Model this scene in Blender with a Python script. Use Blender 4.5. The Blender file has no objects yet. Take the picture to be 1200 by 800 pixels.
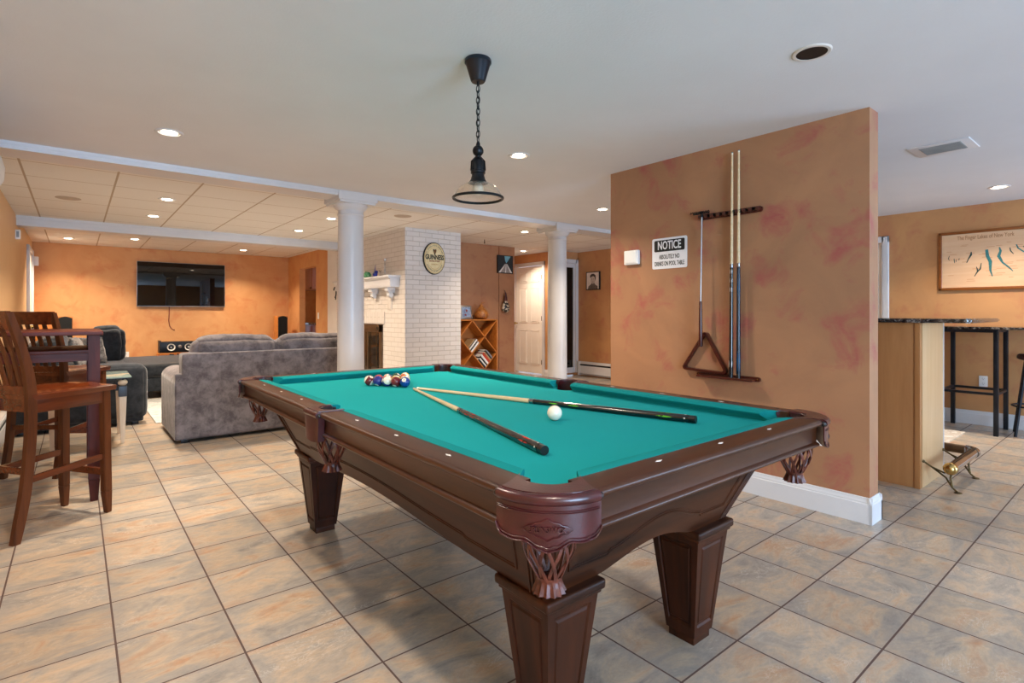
import bpy, bmesh, math, random
from mathutils import Vector, Matrix, noise
random.seed(7)
PI = math.pi
COL = bpy.context.scene.collection
CEIL = 2.375

# ------------------------------------------------------------------ colour
def lin(c):
    if isinstance(c, str):
        c = c.lstrip('#'); c = tuple(int(c[i:i+2], 16)/255 for i in (0, 2, 4))
    return tuple((x/12.92 if x <= .04045 else ((x+.055)/1.055)**2.4) for x in c) + (1,)

# ------------------------------------------------------------------ materials
class NT:
    def __init__(s, name):
        s.m = bpy.data.materials.new(name); s.m.use_nodes = True
        s.t = s.m.node_tree; s.b = s.t.nodes['Principled BSDF']
    def n(s, typ, **kw):
        x = s.t.nodes.new(typ)
        for k, v in kw.items():
            if k in x.inputs.keys(): x.inputs[k].default_value = v
            else: setattr(x, k, v)
        return x
    def l(s, a, b): s.t.links.new(a, b)
    def coord(s, stretch=(1, 1, 1), kind='Object', rot=(0, 0, 0)):
        c = s.n('ShaderNodeTexCoord'); m = s.n('ShaderNodeMapping')
        m.inputs['Scale'].default_value = stretch; m.inputs['Rotation'].default_value = rot
        s.l(c.outputs[kind], m.inputs[0]); return m.outputs[0]
    def noise(s, vec, scale, detail=5, rough=.55, dist=0):
        x = s.n('ShaderNodeTexNoise'); x.inputs['Scale'].default_value = scale
        x.inputs['Detail'].default_value = detail; x.inputs['Roughness'].default_value = rough
        x.inputs['Distortion'].default_value = dist; s.l(vec, x.inputs['Vector']); return x.outputs[0]
    def ramp(s, fac, stops):
        r = s.n('ShaderNodeValToRGB'); e = r.color_ramp.elements
        while len(e) < len(stops): e.new(.5)
        for i, (p, c) in enumerate(stops):
            e[i].position = p; e[i].color = lin(c) if not isinstance(c, float) else (c, c, c, 1)
        s.l(fac, r.inputs[0]); return r.outputs[0]
    def mix(s, fac, a, b, mode='MIX'):
        x = s.n('ShaderNodeMix', data_type='RGBA', blend_type=mode)
        for i, v in ((0, fac), (6, a), (7, b)):
            if isinstance(v, (float, int)): x.inputs[i].default_value = v
            elif isinstance(v, (str, tuple)): x.inputs[i].default_value = lin(v)
            else: s.l(v, x.inputs[i])
        return x.outputs[2]
    def math(s, op, a, b=None):
        x = s.n('ShaderNodeMath', operation=op)
        for i, v in ((0, a), (1, b)):
            if v is None: continue
            if isinstance(v, (float, int)): x.inputs[i].default_value = v
            else: s.l(v, x.inputs[i])
        return x.outputs[0]
    def bump(s, h, strength=.2, dist=.01, normal=None):
        x = s.n('ShaderNodeBump'); x.inputs['Strength'].default_value = strength
        x.inputs['Distance'].default_value = dist; s.l(h, x.inputs['Height'])
        if normal: s.l(normal, x.inputs['Normal'])
        s.l(x.outputs[0], s.b.inputs['Normal']); return x.outputs[0]
    def set(s, color=None, rough=None, **kw):
        for k, v in dict({'Base Color': color, 'Roughness': rough}, **kw).items():
            if v is None: continue
            if isinstance(v, (str, tuple)) and k in ('Base Color', 'Emission Color', 'Sheen Tint', 'Coat Tint'): s.b.inputs[k].default_value = lin(v)
            elif isinstance(v, (float, int, tuple)): s.b.inputs[k].default_value = v
            else: s.l(v, s.b.inputs[k])
        return s.m

def plain(name, c1, c2=None, scale=8, stretch=(1, 1, 1), rough=.5, metal=0., bump=0., bscale=40, lo=.35, hi=.65, **kw):
    t = NT(name); v = t.coord(stretch)
    if c2 is None: c2 = c1
    f = t.noise(v, scale)
    t.set(t.ramp(f, [(lo, c1), (hi, c2)]), rough, Metallic=float(metal), **kw)
    if bump: t.bump(t.noise(v, bscale), bump, .004)
    return t.m

def wood(name, dark, light, axis='X', scale=6, rough=.35, coat=.0, bump=.05, spec=.5):
    t = NT(name); st = {'X': (1, 12, 12), 'Y': (12, 1, 12), 'Z': (12, 12, 1)}[axis]
    v = t.coord(st); a = t.noise(v, scale*.5, 6, .6, .4); b = t.noise(v, scale*3, 4, .6)
    c = t.ramp(a, [(.3, dark), (.7, light)])
    c = t.mix(t.math('MULTIPLY', b, .35), c, dark)
    t.set(c, rough, **dict({'Specular IOR Level': spec}, **({'Coat Weight': coat, 'Coat Roughness': .15} if coat else {})))
    if bump: t.bump(b, bump, .002)
    return t.m

M = {}
M['walnut_x'] = wood('stained_walnut_x', '#200d05', '#4e2711', 'X', 3, .45, .03, spec=.22)
M['walnut_y'] = wood('stained_walnut_y', '#200d05', '#4e2711', 'Y', 3, .45, .03, spec=.22)
M['walnut_z'] = wood('stained_walnut_z', '#200d05', '#4a220e', 'Z', 3, .45, .03, spec=.22)
M['rail_x'] = wood('polished_rail_x', '#2c140b', '#50290f', 'X', 3, .33, .12, spec=.4)
M['rail_y'] = wood('polished_rail_y', '#2c140b', '#50290f', 'Y', 3, .33, .12, spec=.4)
M['cherry_x'] = wood('cherry_x', '#4a1f0c', '#7d3a18', 'X', 4, .25, .4)
M['cherry_z'] = wood('cherry_z', '#42200e', '#6e3a1a', 'Z', 4, .4, .05, spec=.3)
M['mahog_x'] = wood('mahogany_x', '#43190f', '#6e2f1c', 'X', 4, .42, .0, spec=.2)
M['mahog_z'] = wood('mahogany_z', '#3d160f', '#5f281b', 'Z', 4, .45, .0, spec=.2)
M['rosewood'] = wood('rosewood_rack', '#35100a', '#5e2014', 'Y', 6, .3, .3)
M['rosewood_z'] = wood('rosewood_rack_z', '#35100a', '#5e2014', 'Z', 6, .3, .3)
M['oak_z'] = wood('oak_panel', '#9c6638', '#b27b49', 'Z', 2.5, .4)
M['oak_light'] = wood('light_oak_end', '#c39a6c', '#cfa97e', 'Z', 2.5, .4)
M['orange_wood'] = wood('orange_pine', '#a85f22', '#cf8338', 'X', 3, .4)
M['cabinet_wood'] = wood('kitchen_cabinet_wood', '#8a451b', '#b3622b', 'Z', 3, .35)
M['maple'] = wood('maple_shaft', '#d8ba8c', '#e8d2aa', 'Y', 6, .25, .3, 0)
M['map_wood'] = wood('map_birch', '#d9ad85', '#e6c29d', 'Y', 3, .45)
M['map_frame'] = wood('map_frame_wood', '#7a4216', '#96561f', 'Y', 4, .35)
M['cream_wood'] = plain('cream_leg', '#d8bd9c', '#e6d2b6', 20, (1, 1, .2), .45)
M['leather'] = plain('oxblood_leather', '#320a0d', '#481318', 14, rough=.3, bump=.10, bscale=160, **{'Coat Weight': .35, 'Coat Roughness': .22})
M['leather_web'] = plain('leather_web', '#3c1812', '#6a3222', 30, rough=.4, bump=.1, bscale=150)
M['leather_dark'] = plain('pocket_liner', '#2a0f10', '#3a1718', 14, rough=.5)
M['pearl'] = plain('pearl_sight', '#e9e2d6', '#ffffff', 60, rough=.2)
M['black_plastic'] = plain('black_plastic', '#0d0d0e', '#131314', rough=.35)
M['black_metal'] = plain('black_metal', '#15171a', '#1d2024', rough=.38, metal=.6)
M['steel_blue'] = plain('dark_steel', '#1c2026', '#262b33', rough=.35, metal=.5)
M['chrome'] = plain('chrome', '#9c9ea4', '#acaeb4', rough=.14, metal=1.)
M['brass'] = plain('brass', '#b79a5e', '#cdb176', rough=.2, metal=1.)
M['antique_brass'] = plain('antique_brass', '#4f4430', '#66583c', rough=.35, metal=.9)
M['bronze'] = plain('fire_bronze', '#5a4632', '#6d563e', rough=.4, metal=.7)
M['white'] = plain('white_paint', '#e7e2dc', '#ece8e2', 4, rough=.42)
M['trim'] = plain('trim_paint', '#d3d2d3', '#d8d7d8', 4, rough=.35)
M['door'] = plain('door_paint', '#efe9df', '#f3eee5', 4, rough=.4)
M['white_plastic'] = plain('white_plastic', '#e9e7e4', '#f0eeeb', rough=.3)
M['socket_hole'] = plain('socket_hole', '#2a2624', rough=.6)
M['screen'] = plain('tv_glass', '#050506', '#060607', rough=.015, **{'Specular IOR Level': .6})
M['tv_frame'] = plain('tv_bezel', '#8c8a8a', '#a4a2a2', rough=.3, metal=.8)
M['cone'] = plain('speaker_cone', '#d9d6cf', '#e6e3dc', rough=.4)
M['ink'] = plain('black_ink', '#0b0b0b', rough=.6)
M['red_ink'] = plain('red_ink', '#7c2418', rough=.6)
M['gold_ink'] = plain('gold_ink', '#b8843e', rough=.6)
M['sign_cream'] = plain('sign_cream', '#d8c592', '#e4d3a4', 20, rough=.5)
M['sign_white'] = plain('sign_white', '#e6e4e6', '#ebe9eb', rough=.4)
M['brown_ink'] = plain('brown_ink', '#a5714a', rough=.6)
M['pale_ink'] = plain('burnt_ink', '#c98f68', rough=.6)
M['teal'] = plain('lake_teal', '#1f5f62', '#2f7d80', 60, rough=.5)
M['teal_dark'] = plain('lake_dark', '#1d3a38', '#2b4a45', 60, rough=.5)
M['lens_off'] = plain('dark_reflector', '#020203', '#040405', rough=.5)
M['beige_metal'] = plain('beige_trim_ring', '#d5ccc2', rough=.4)
M['grille'] = plain('speaker_grille', '#b9a897', '#c2b1a0', 300, rough=.7)
M['vent_dark'] = plain('vent_slats', '#8d9191', '#9a9e9e', rough=.5)
M['silver'] = plain('silver', '#a9a29a', '#c9c3bc', rough=.3, metal=.9)
M['charcoal_metal'] = plain('charcoal_block', '#30343c', '#3b4049', rough=.4)
M['dark_cloth'] = plain('under_cloth', '#0b0b0c', rough=.9)
M['paper_w'] = plain('book_white', '#d9d6cf', '#e8e5df', rough=.6)
M['book_k'] = plain('book_black', '#121214', '#1b1b1e', rough=.5)
M['book_r'] = plain('book_red', '#b33a20', '#c2482a', rough=.5)
M['book_b'] = plain('book_grey', '#6f7377', '#80848a', rough=.5)
M['book_t'] = plain('book_tan', '#9a7d58', '#ab8c64', rough=.5)
M['gourd'] = plain('gourd_skin', '#7a431a', '#b3712f', 30, rough=.45, bump=.3, bscale=60)
M['green_glaze'] = plain('green_glass', '#2f8a58', '#7cc096', 40, rough=.1, **{'Transmission Weight': .35})
M['blue_glaze'] = plain('blue_glass', '#14207a', '#2434a4', 40, rough=.08)
M['ivory'] = plain('ivory_ball', '#efe6cf', '#f2ead6', rough=.08, **{'Coat Weight': .5})
M['chalk'] = plain('cue_tip', '#35707c', rough=.8)
M['cue_black'] = plain('cue_black', '#0c0c0d', '#111113', rough=.18, **{'Coat Weight': .6})
M['cue_grey'] = plain('cue_wrap', '#3a3634', '#45403d', 90, (1, .1, 1), .35)
M['cue_blue'] = plain('cue_blue', '#0a3a5c', '#0f5380', 30, rough=.2)
M['cue_teal'] = plain('cue_darkblue', '#0a1d2c', '#0d2536', rough=.2)
M['alu'] = plain('aluminium', '#aeb0b4', '#bcbec2', rough=.3, metal=.9)

# cloth
def felt(name, a, b):
    t = NT(name); v = t.coord(); n = t.noise(v, 500, 2); m = t.noise(v, 3, 4)
    c = t.mix(t.math('MULTIPLY', m, .5), a, b)
    t.set(c, .95, **{'Specular IOR Level': .08}); t.bump(n, .15, .001); return t.m
M['felt'] = felt('green_baize', '#169395', '#229fa0')
M['felt_rail'] = felt('cushion_baize', '#128484', '#188e8d')

def velvet(name, dark, light, scale=7, sheen=.3):
    t = NT(name); v = t.coord(); n = t.noise(v, scale*1.5, 8, .68, .3); f = t.noise(v, scale*9, 4, .7, .5)
    c = t.ramp(n, [(.36, dark), (.62, light)])
    c = t.mix(t.math('MULTIPLY', f, .25), c, light)
    t.set(c, .85, **{'Sheen Weight': sheen, 'Sheen Roughness': .4, 'Specular IOR Level': .15}); t.bump(f, .35, .006); return t.m
M['velvet_grey'] = velvet('grey_velvet', '#504a4c', '#857d7e')
M['velvet_dark'] = velvet('charcoal_velvet', '#1d2024', '#33373d', 9, .35)
M['fluffy'] = velvet('fluffy_pillow', '#4b4b4e', '#b5afa9', 16, .4)

def faux(name, base, warm, rose, rosef=.5, seed=0.):
    t = NT(name); v = t.coord(); o = t.n('ShaderNodeMapping'); o.inputs['Location'].default_value = (seed, seed*1.7, seed*.6); t.l(v, o.inputs[0]); v = o.outputs[0]
    a = t.noise(v, 1.7, 4, .55, 1.2); b = t.noise(v, 4.2, 5, .6, .5)
    mp = t.n('ShaderNodeMapping'); mp.inputs['Rotation'].default_value = (.8, .3, .5); mp.inputs['Scale'].default_value = (1, 6, 14); t.l(v, mp.inputs[0])
    s = t.noise(mp.outputs[0], 2.6, 5, .6, 1.4)
    c = t.ramp(a, [(.35, base), (.65, warm)])
    m = t.math('MULTIPLY', t.ramp(b, [(.52, 0.), (.70, 1.)]), t.ramp(s, [(.3, .45), (.6, 1.)]))
    c = t.mix(t.math('MULTIPLY', m, rosef), c, rose)
    st = t.ramp(s, [(.35, 0.), (.7, 1.)])
    c = t.mix(t.math('MULTIPLY', st, .18), c, warm)
    t.set(c, .62); t.bump(s, .08, .003); return t.m
M['faux_part'] = faux('sponged_tan_wall', '#9d7050', '#ab7b57', '#a04c48', 1., 3.)  # same paint as the television wall, its dimmer light put into the colour
M['faux_tv'] = faux('sponged_wall_bright_light', '#d1935a', '#dba168', '#c8713e', .7, 9.)  # same paint as the partition, its brighter warm light put into the colour
M['faux_back'] = faux('sponged_brown_wall', '#a8734f', '#b27e57', '#98533a', .7, 1.)
M['faux_right'] = faux('sponged_tan_wall_b', '#b98556', '#c5905d', '#b0604a', .6, 5.)

# ceilings
t = NT('painted_ceiling'); v = t.coord(); t.set(t.ramp(t.noise(v, 2), [(.3, '#d8d8da'), (.7, '#dddddf')]), .8); t.bump(t.noise(v, 90, 4), .25, .004); M['ceiling'] = t.m
t = NT('drop_ceiling_tile'); v = t.coord(); sp = t.n('ShaderNodeSeparateXYZ'); t.l(v, sp.inputs[0])
def gridline(t, s, off, pitch, w):
    a = t.math('FRACT', t.math('DIVIDE', t.math('ADD', s, -off+50*pitch), pitch))
    a = t.math('ABSOLUTE', t.math('SUBTRACT', a, .5)); return t.math('GREATER_THAN', a, .5-w/pitch/2)
gx = gridline(t, sp.outputs[0], -.34, .617, .016); gy = gridline(t, sp.outputs[1], 5.57, .586, .012)
g = t.math('MAXIMUM', gx, gy); n = t.noise(v, 160, 4, .7)
c = t.ramp(n, [(.3, '#e6e1da'), (.7, '#eeeae4')]); t.set(t.mix(g, c, '#b7a590'), .85); t.bump(t.math('SUBTRACT', n, t.math('MULTIPLY', g, 2.)), .3, .004); M['drop'] = t.m

# floor tile
P = .354
t = NT('slate_look_floor_tile'); v = t.coord(); sp = t.n('ShaderNodeSeparateXYZ'); t.l(v, sp.inputs[0])
ux = t.math('DIVIDE', t.math('ADD', sp.outputs[0], .684*P+50*P), P); uy = t.math('DIVIDE', t.math('ADD', sp.outputs[1], -6.835*P+100*P), P)
def edge(u, w):
    return t.math('SUBTRACT', .5, t.math('ABSOLUTE', t.math('SUBTRACT', t.math('FRACT', u), .5)))
ed = t.math('MINIMUM', edge(ux, 0), edge(uy, 0))
grout = t.math('LESS_THAN', ed, .0095)
cb = t.n('ShaderNodeCombineXYZ'); t.l(t.math('FLOOR', ux), cb.inputs[0]); t.l(t.math('FLOOR', uy), cb.inputs[1])
wn = t.n('ShaderNodeTexWhiteNoise'); t.l(cb.outputs[0], wn.inputs['Vector'])
off = t.n('ShaderNodeVectorMath', operation='MULTIPLY_ADD'); t.l(wn.outputs['Color'], off.inputs[0]); off.inputs[1].default_value = (30, 30, 30); t.l(v, off.inputs[2])
mp = t.n('ShaderNodeMapping'); mp.inputs['Scale'].default_value = (.8, 1.5, 1); t.l(off.outputs[0], mp.inputs[0])
n1 = t.noise(mp.outputs[0], 4.2, 9, .68, .9); n2 = t.noise(mp.outputs[0], 13, 10, .78, 1.1); n3 = t.noise(mp.outputs[0], 6, 6, .62, 2.5)
c = t.ramp(n1, [(.32, '#6f6e6c'), (.44, '#a0978c'), (.54, '#bfa88d'), (.68, '#b4835a')])
c = t.mix(t.math('MULTIPLY', t.ramp(n2, [(.40, 0.), (.60, 1.)]), .42), c, '#837a70')
rim_ = t.math('ADD', ed, t.math('MULTIPLY', t.math('SUBTRACT', n1, .5), .45))
c = t.mix(t.math('MULTIPLY', t.ramp(rim_, [(.02, 1.), (.20, 0.)]), .45), c, '#8b8a88')
n4 = t.noise(mp.outputs[0], 60, 6, .8, .4)
c = t.mix(t.math('MULTIPLY', t.ramp(n4, [(.35, 0.), (.7, 1.)]), .22), c, '#cdbfae')
vein = t.math('SUBTRACT', 1., t.math('MULTIPLY', t.math('ABSOLUTE', t.math('SUBTRACT', n3, .5)), 55.)); vein = t.n('ShaderNodeClamp').inputs[0].node if False else vein
cl = t.n('ShaderNodeClamp'); t.l(vein, cl.inputs[0])
gate = t.ramp(t.noise(mp.outputs[0], 3.1, 2), [(.54, 0.), (.62, 1.)])
c = t.mix(t.math('MULTIPLY', t.math('MULTIPLY', cl.outputs[0], gate), .5), c, '#d9d2c8')
hv = t.n('ShaderNodeHueSaturation'); t.l(c, hv.inputs['Color']); t.l(t.math('ADD', t.math('MULTIPLY', wn.outputs['Value'], .22), .89), hv.inputs['Value'])
c = t.mix(grout, hv.outputs[0], '#55403a')
t.set(c, t.math('ADD', t.math('MULTIPLY', grout, .4), t.math('ADD', t.math('MULTIPLY', n2, .25), .2)))
hgt = t.math('SUBTRACT', t.math('MULTIPLY', n2, .35), t.math('MULTIPLY', t.math('LESS_THAN', ed, .016), 1.))
t.bump(hgt, .35, .004); M['floor'] = t.m

# painted brick
def brick(name, c1, c2, mortar, soldier=False):
    t = NT(name); v = t.coord(); g = t.n('ShaderNodeNewGeometry'); sn = t.n('ShaderNodeSeparateXYZ'); t.l(g.outputs['Normal'], sn.inputs[0])
    fx = t.math('GREATER_THAN', t.math('ABSOLUTE', sn.outputs[0]), .5)
    sp = t.n('ShaderNodeSeparateXYZ'); t.l(v, sp.inputs[0])
    u = t.n('ShaderNodeMix', data_type='FLOAT'); t.l(fx, u.inputs[0]); t.l(sp.outputs[0], u.inputs[2]); t.l(sp.outputs[1], u.inputs[3])
    cb = t.n('ShaderNodeCombineXYZ')
    if soldier: t.l(u.outputs[0], cb.inputs[1]); t.l(sp.outputs[2], cb.inputs[0])
    else: t.l(u.outputs[0], cb.inputs[0]); t.l(sp.outputs[2], cb.inputs[1])
    b = t.n('ShaderNodeTexBrick'); t.l(cb.outputs[0], b.inputs['Vector'])
    for k, x in (('Color1', lin(c1)), ('Color2', lin(c2)), ('Mortar', lin(mortar)), ('Scale', 1.), ('Mortar Size', .0042), ('Mortar Smooth', .25), ('Bias', 0.), ('Brick Width', .2), ('Row Height', .0665)): b.inputs[k].default_value = x
    n = t.noise(v, 60, 5, .6)
    t.set(b.outputs['Color'], .55); t.bump(t.math('ADD', t.math('MULTIPLY', b.outputs['Fac'], -1.), t.math('MULTIPLY', n, .35)), .7, .008); return t.m
M['brick'] = brick('white_painted_brick', '#d9d1c9', '#d4cbc2', '#bcb1a6')
M['brick_s'] = brick('white_soldier_brick', '#d9d1c9', '#d4cbc2', '#c3b8ac', True)

# granite
t = NT('black_granite'); v = t.coord(); n = t.noise(v, 9, 8, .7, 1.5); m = t.noise(v, 55, 5, .7)
c = t.ramp(n, [(.42, '#0c0c0e'), (.55, '#3c3430'), (.68, '#a79c90')]); c = t.mix(t.math('MULTIPLY', t.ramp(m, [(.55, 0.), (.65, 1.)]), .5), c, '#b9b4ae')
t.set(c, .08); M['granite'] = t.m
# rug
def rugmat(name, a, b, c3, s):
    t = NT(name); v = t.coord(); n = t.noise(v, s, 6, .6, 1.5); m = t.noise(v, s*8, 3)
    t.set(t.ramp(n, [(.35, a), (.5, b), (.65, c3)]), .95, **{'Sheen Weight': .2}); t.bump(m, .6, .01); return t.m
M['rug_grey'] = rugmat('pale_rug', '#aaa9a4', '#cfcdc7', '#8f9292', 5)
M['rug_cream'] = rugmat('cream_rug', '#d9cbb5', '#b89e7c', '#e8e0d2', 9)
# panelling
t = NT('vertical_pine_panelling'); v = t.coord((1, 14, .8)); n = t.noise(v, 3.5, 6, .6, .5); w = t.noise(v, 14, 3)
t.set(t.mix(t.math('MULTIPLY', w, .3), t.ramp(n, [(.3, '#e0b47f'), (.7, '#ecc494')]), '#d5a673'), .5); t.bump(w, .05, .002); M['panelling'] = t.m
# glass and emission
def glass(name, col, rough=.02, trans=1., ior=1.45):
    t = NT(name); return t.set(col, rough, **{'Transmission Weight': trans, 'IOR': ior})
M['glass'] = glass('clear_glass', '#f4f1ec', .03)
M['shade_glass'] = glass('seeded_shade_glass', '#fbf3e8', .05, .96, 1.3)
M['table_glass'] = glass('pale_reflection_glass', '#bcd3ca', .03, .45)  # pale green body colour stands in for reflections on the glass top
M['fire_glass'] = plain('fire_door_glass', '#241c15', '#2e241b', rough=.06)
M['night_glass'] = plain('dark_window_glass', '#0b0a0a', '#100f0f', rough=.04)
M['bulb'] = plain('frosted_bulb', '#e6ddcf', rough=.3)
def emis(name, col, st):
    t = NT(name); return t.set('#000000', .5, **{'Emission Color': col, 'Emission Strength': st})
M['lens_on'] = emis('lamp_lens', '#ffe9cb', 22.)
M['win_sky'] = emis('window_daylight', '#bfdcff', 3.)

# ------------------------------------------------------------------ mesh builder
ROOT = {}
def root_matrix(o):
    while o is not None:
        if o.name in ROOT: return ROOT[o.name]
        o = o.parent
    return Matrix.Identity(4)

class MB:
    def __init__(s): s.bm = bmesh.new(); s.mats = []; s.mi = 0; s.smooth = False
    def use(s, m):
        if isinstance(m, str): m = M[m]
        if m not in s.mats: s.mats.append(m)
        s.mi = s.mats.index(m); return s
    def _add(s, tmp, mat=None):
        if mat is not None: bmesh.ops.transform(tmp, matrix=mat, verts=tmp.verts)
        vm = {}
        for v in tmp.verts: vm[v] = s.bm.verts.new(v.co)
        for f in tmp.faces:
            try: nf = s.bm.faces.new([vm[v] for v in f.verts]); nf.material_index = s.mi
            except ValueError: pass
        tmp.free(); return s
    def box(s, x0, x1, y0, y1, z0, z1, b=0, seg=2, rot=None, mat=None):
        t = bmesh.new(); bmesh.ops.create_cube(t, size=1)
        x0, x1 = min(x0, x1), max(x0, x1); y0, y1 = min(y0, y1), max(y0, y1); z0, z1 = min(z0, z1), max(z0, z1)
        for v in t.verts: v.co = Vector((v.co.x*(x1-x0), v.co.y*(y1-y0), v.co.z*(z1-z0)))
        if b: bmesh.ops.bevel(t, geom=t.edges[:], offset=min(b, .49*min(x1-x0, y1-y0, z1-z0)), segments=seg, affect='EDGES', profile=.6)
        m = Matrix.Translation(((x0+x1)/2, (y0+y1)/2, (z0+z1)/2))
        if rot: m = m @ rot
        if mat: m = mat @ m
        return s._add(t, m)
    def bar(s, p0, p1, w, d, b=0, up=(0, 0, 1), w1=None, d1=None):
        """rectangular bar from p0 to p1; w across, d along the 'up' side"""
        p0 = Vector(p0); p1 = Vector(p1); z = (p1-p0); L = z.length; z.normalize(); u = Vector(up)
        x = u.cross(z)
        if x.length < 1e-4: x = Vector((1, 0, 0)).cross(z)
        x.normalize(); y = z.cross(x)
        t = bmesh.new(); bmesh.ops.create_cube(t, size=1)
        for v in t.verts:
            top = v.co.z > 0
            v.co = Vector((v.co.x*((w1 or w) if top else w), v.co.y*((d1 or d) if top else d), v.co.z*L))
        if b: bmesh.ops.bevel(t, geom=t.edges[:], offset=b, segments=2, affect='EDGES')
        m = Matrix((x, y, z)).transposed().to_4x4(); m.translation = (p0+p1)/2
        return s._add(t, m)
    def cyl(s, p0, p1, r0, r1=None, n=20, caps=True):
        p0 = Vector(p0); p1 = Vector(p1); d = p1-p0
        t = bmesh.new(); bmesh.ops.create_cone(t, cap_ends=caps, segments=n, radius1=r0, radius2=r0 if r1 is None else r1, depth=d.length)
        m = d.to_track_quat('Z', 'Y').to_matrix().to_4x4(); m.translation = (p0+p1)/2
        return s._add(t, m)
    def lathe(s, prof, c=(0, 0, 0), n=28, mat=None, a0=0, a1=2*PI):
        t = bmesh.new(); full = abs(a1-a0-2*PI) < 1e-6; rings = []
        k = n if full else n+1
        for r, z in prof:
            rings.append([t.verts.new((r*math.cos(a0+(a1-a0)*i/n), r*math.sin(a0+(a1-a0)*i/n), z)) for i in range(k)])
        for a, b in zip(rings, rings[1:]):
            for i in range(n): 
                j = (i+1) % k
                t.faces.new((a[i], a[j], b[j], b[i]))
        bmesh.ops.remove_doubles(t, verts=t.verts, dist=1e-6)
        m = Matrix.Translation(c)
        if mat: m = m @ mat
        return s._add(t, m)
    def sphere(s, c, r, n=20, sc=(1, 1, 1), mat=None):
        t = bmesh.new(); bmesh.ops.create_uvsphere(t, u_segments=n, v_segments=max(8, n//2), radius=r)
        m = Matrix.Translation(c)
        if mat: m = m @ mat
        return s._add(t, m @ Matrix.Diagonal((sc[0], sc[1], sc[2], 1)))
    def tube(s, pts, r, n=8, closed=False, flat=1., flatdir=None):
        pts = [Vector(p) for p in pts]; N = len(pts); t = bmesh.new(); rings = []
        rr = r if isinstance(r, (list, tuple)) else [r]*N
        prev = None
        for i, p in enumerate(pts):
            if closed: tg = pts[(i+1) % N]-pts[i-1]
            else: tg = pts[min(i+1, N-1)]-pts[max(i-1, 0)]
            tg.normalize()
            if flatdir is not None:
                fd = Vector(flatdir(p)) if callable(flatdir) else Vector(flatdir)
                x = fd - tg*fd.dot(tg); x.normalize()
            else:
                if prev is None: prev = Vector((0, 0, 1)) if abs(tg.z) < .9 else Vector((1, 0, 0))
                x = prev - tg*prev.dot(tg); x.normalize(); prev = x
            y = tg.cross(x)
            rings.append([t.verts.new(p+x*rr[i]*flat*math.cos(2*PI*k/n)+y*rr[i]*math.sin(2*PI*k/n)) for k in range(n)])
        m = N if closed else N-1
        for i in range(m):
            a = rings[i]; b = rings[(i+1) % N]
            for k in range(n): t.faces.new((a[k], a[(k+1) % n], b[(k+1) % n], b[k]))
        if not closed:
            t.faces.new(list(reversed(rings[0]))); t.faces.new(rings[-1])
        return s._add(t)
    def prism(s, poly, h0, h1, mat=None, b=0, seg=2):
        """2-D polygon (x,y) extruded from z=h0 to h1"""
        t = bmesh.new(); lo = [t.verts.new((x, y, h0)) for x, y in poly]; hi = [t.verts.new((x, y, h1)) for x, y in poly]; n = len(poly)
        f0 = t.faces.new(list(reversed(lo))); f1 = t.faces.new(hi)
        for i in range(n): t.faces.new((lo[i], lo[(i+1) % n], hi[(i+1) % n], hi[i]))
        bmesh.ops.recalc_face_normals(t, faces=t.faces)
        if b: bmesh.ops.bevel(t, geom=[e for e in t.edges if all(abs(v.co.z-h1) < 1e-6 for v in e.verts) or all(abs(v.co.z-h0) < 1e-6 for v in e.verts)], offset=b, segments=seg, affect='EDGES')
        return s._add(t, mat)
    def sheet(s, outer, inner, nu, nv):
        t = bmesh.new(); a = [[t.verts.new(outer(i/nu, j/nv)) for j in range(nv+1)] for i in range(nu+1)]; b = [[t.verts.new(inner(i/nu, j/nv)) for j in range(nv+1)] for i in range(nu+1)]
        for i in range(nu):
            for j in range(nv): t.faces.new((a[i][j], a[i+1][j], a[i+1][j+1], a[i][j+1])); t.faces.new((b[i][j], b[i][j+1], b[i+1][j+1], b[i+1][j]))
        for i in range(nu): t.faces.new((a[i][0], b[i][0], b[i+1][0], a[i+1][0])); t.faces.new((a[i][nv], a[i+1][nv], b[i+1][nv], b[i][nv]))
        for j in range(nv): t.faces.new((a[0][j], a[0][j+1], b[0][j+1], b[0][j])); t.faces.new((a[nu][j], b[nu][j], b[nu][j+1], a[nu][j+1]))
        return s._add(t)
    def grid(s, fn, nu, nv, mat=None, thick=0):
        """fn(u,v)->point, u,v in 0..1"""
        t = bmesh.new(); g = [[t.verts.new(fn(i/nu, j/nv)) for j in range(nv+1)] for i in range(nu+1)]
        for i in range(nu):
            for j in range(nv): t.faces.new((g[i][j], g[i+1][j], g[i+1][j+1], g[i][j+1]))
        if thick: bmesh.ops.recalc_face_normals(t, faces=t.faces); bmesh.ops.solidify(t, geom=t.faces[:], thickness=thick)
        return s._add(t, mat)
    def text(s, body, size, mat, sx=1., extrude=.0006, bold=0., align='CENTER', fit=None, warp=None, space=1.):
        cu = bpy.data.curves.new('tmp_text', 'FONT'); cu.body = body; cu.size = size; cu.extrude = extrude; cu.offset = bold
        cu.align_x = align; cu.align_y = 'CENTER'; cu.resolution_u = 3; cu.space_character = space
        ob = bpy.data.objects.new('tmp_text', cu); COL.objects.link(ob)
        dg = bpy.context.evaluated_depsgraph_get(); me = bpy.data.meshes.new_from_object(ob.evaluated_get(dg))
        t = bmesh.new(); t.from_mesh(me); bpy.data.objects.remove(ob); bpy.data.curves.remove(cu); bpy.data.meshes.remove(me)
        if fit and t.verts:
            xs = [v.co.x for v in t.verts]; w = max(xs)-min(xs); sx = fit/w
        for v in t.verts: v.co.x *= sx
        if warp:
            for v in t.verts: v.co = warp(v.co)
        return s._add(t, mat)
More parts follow.
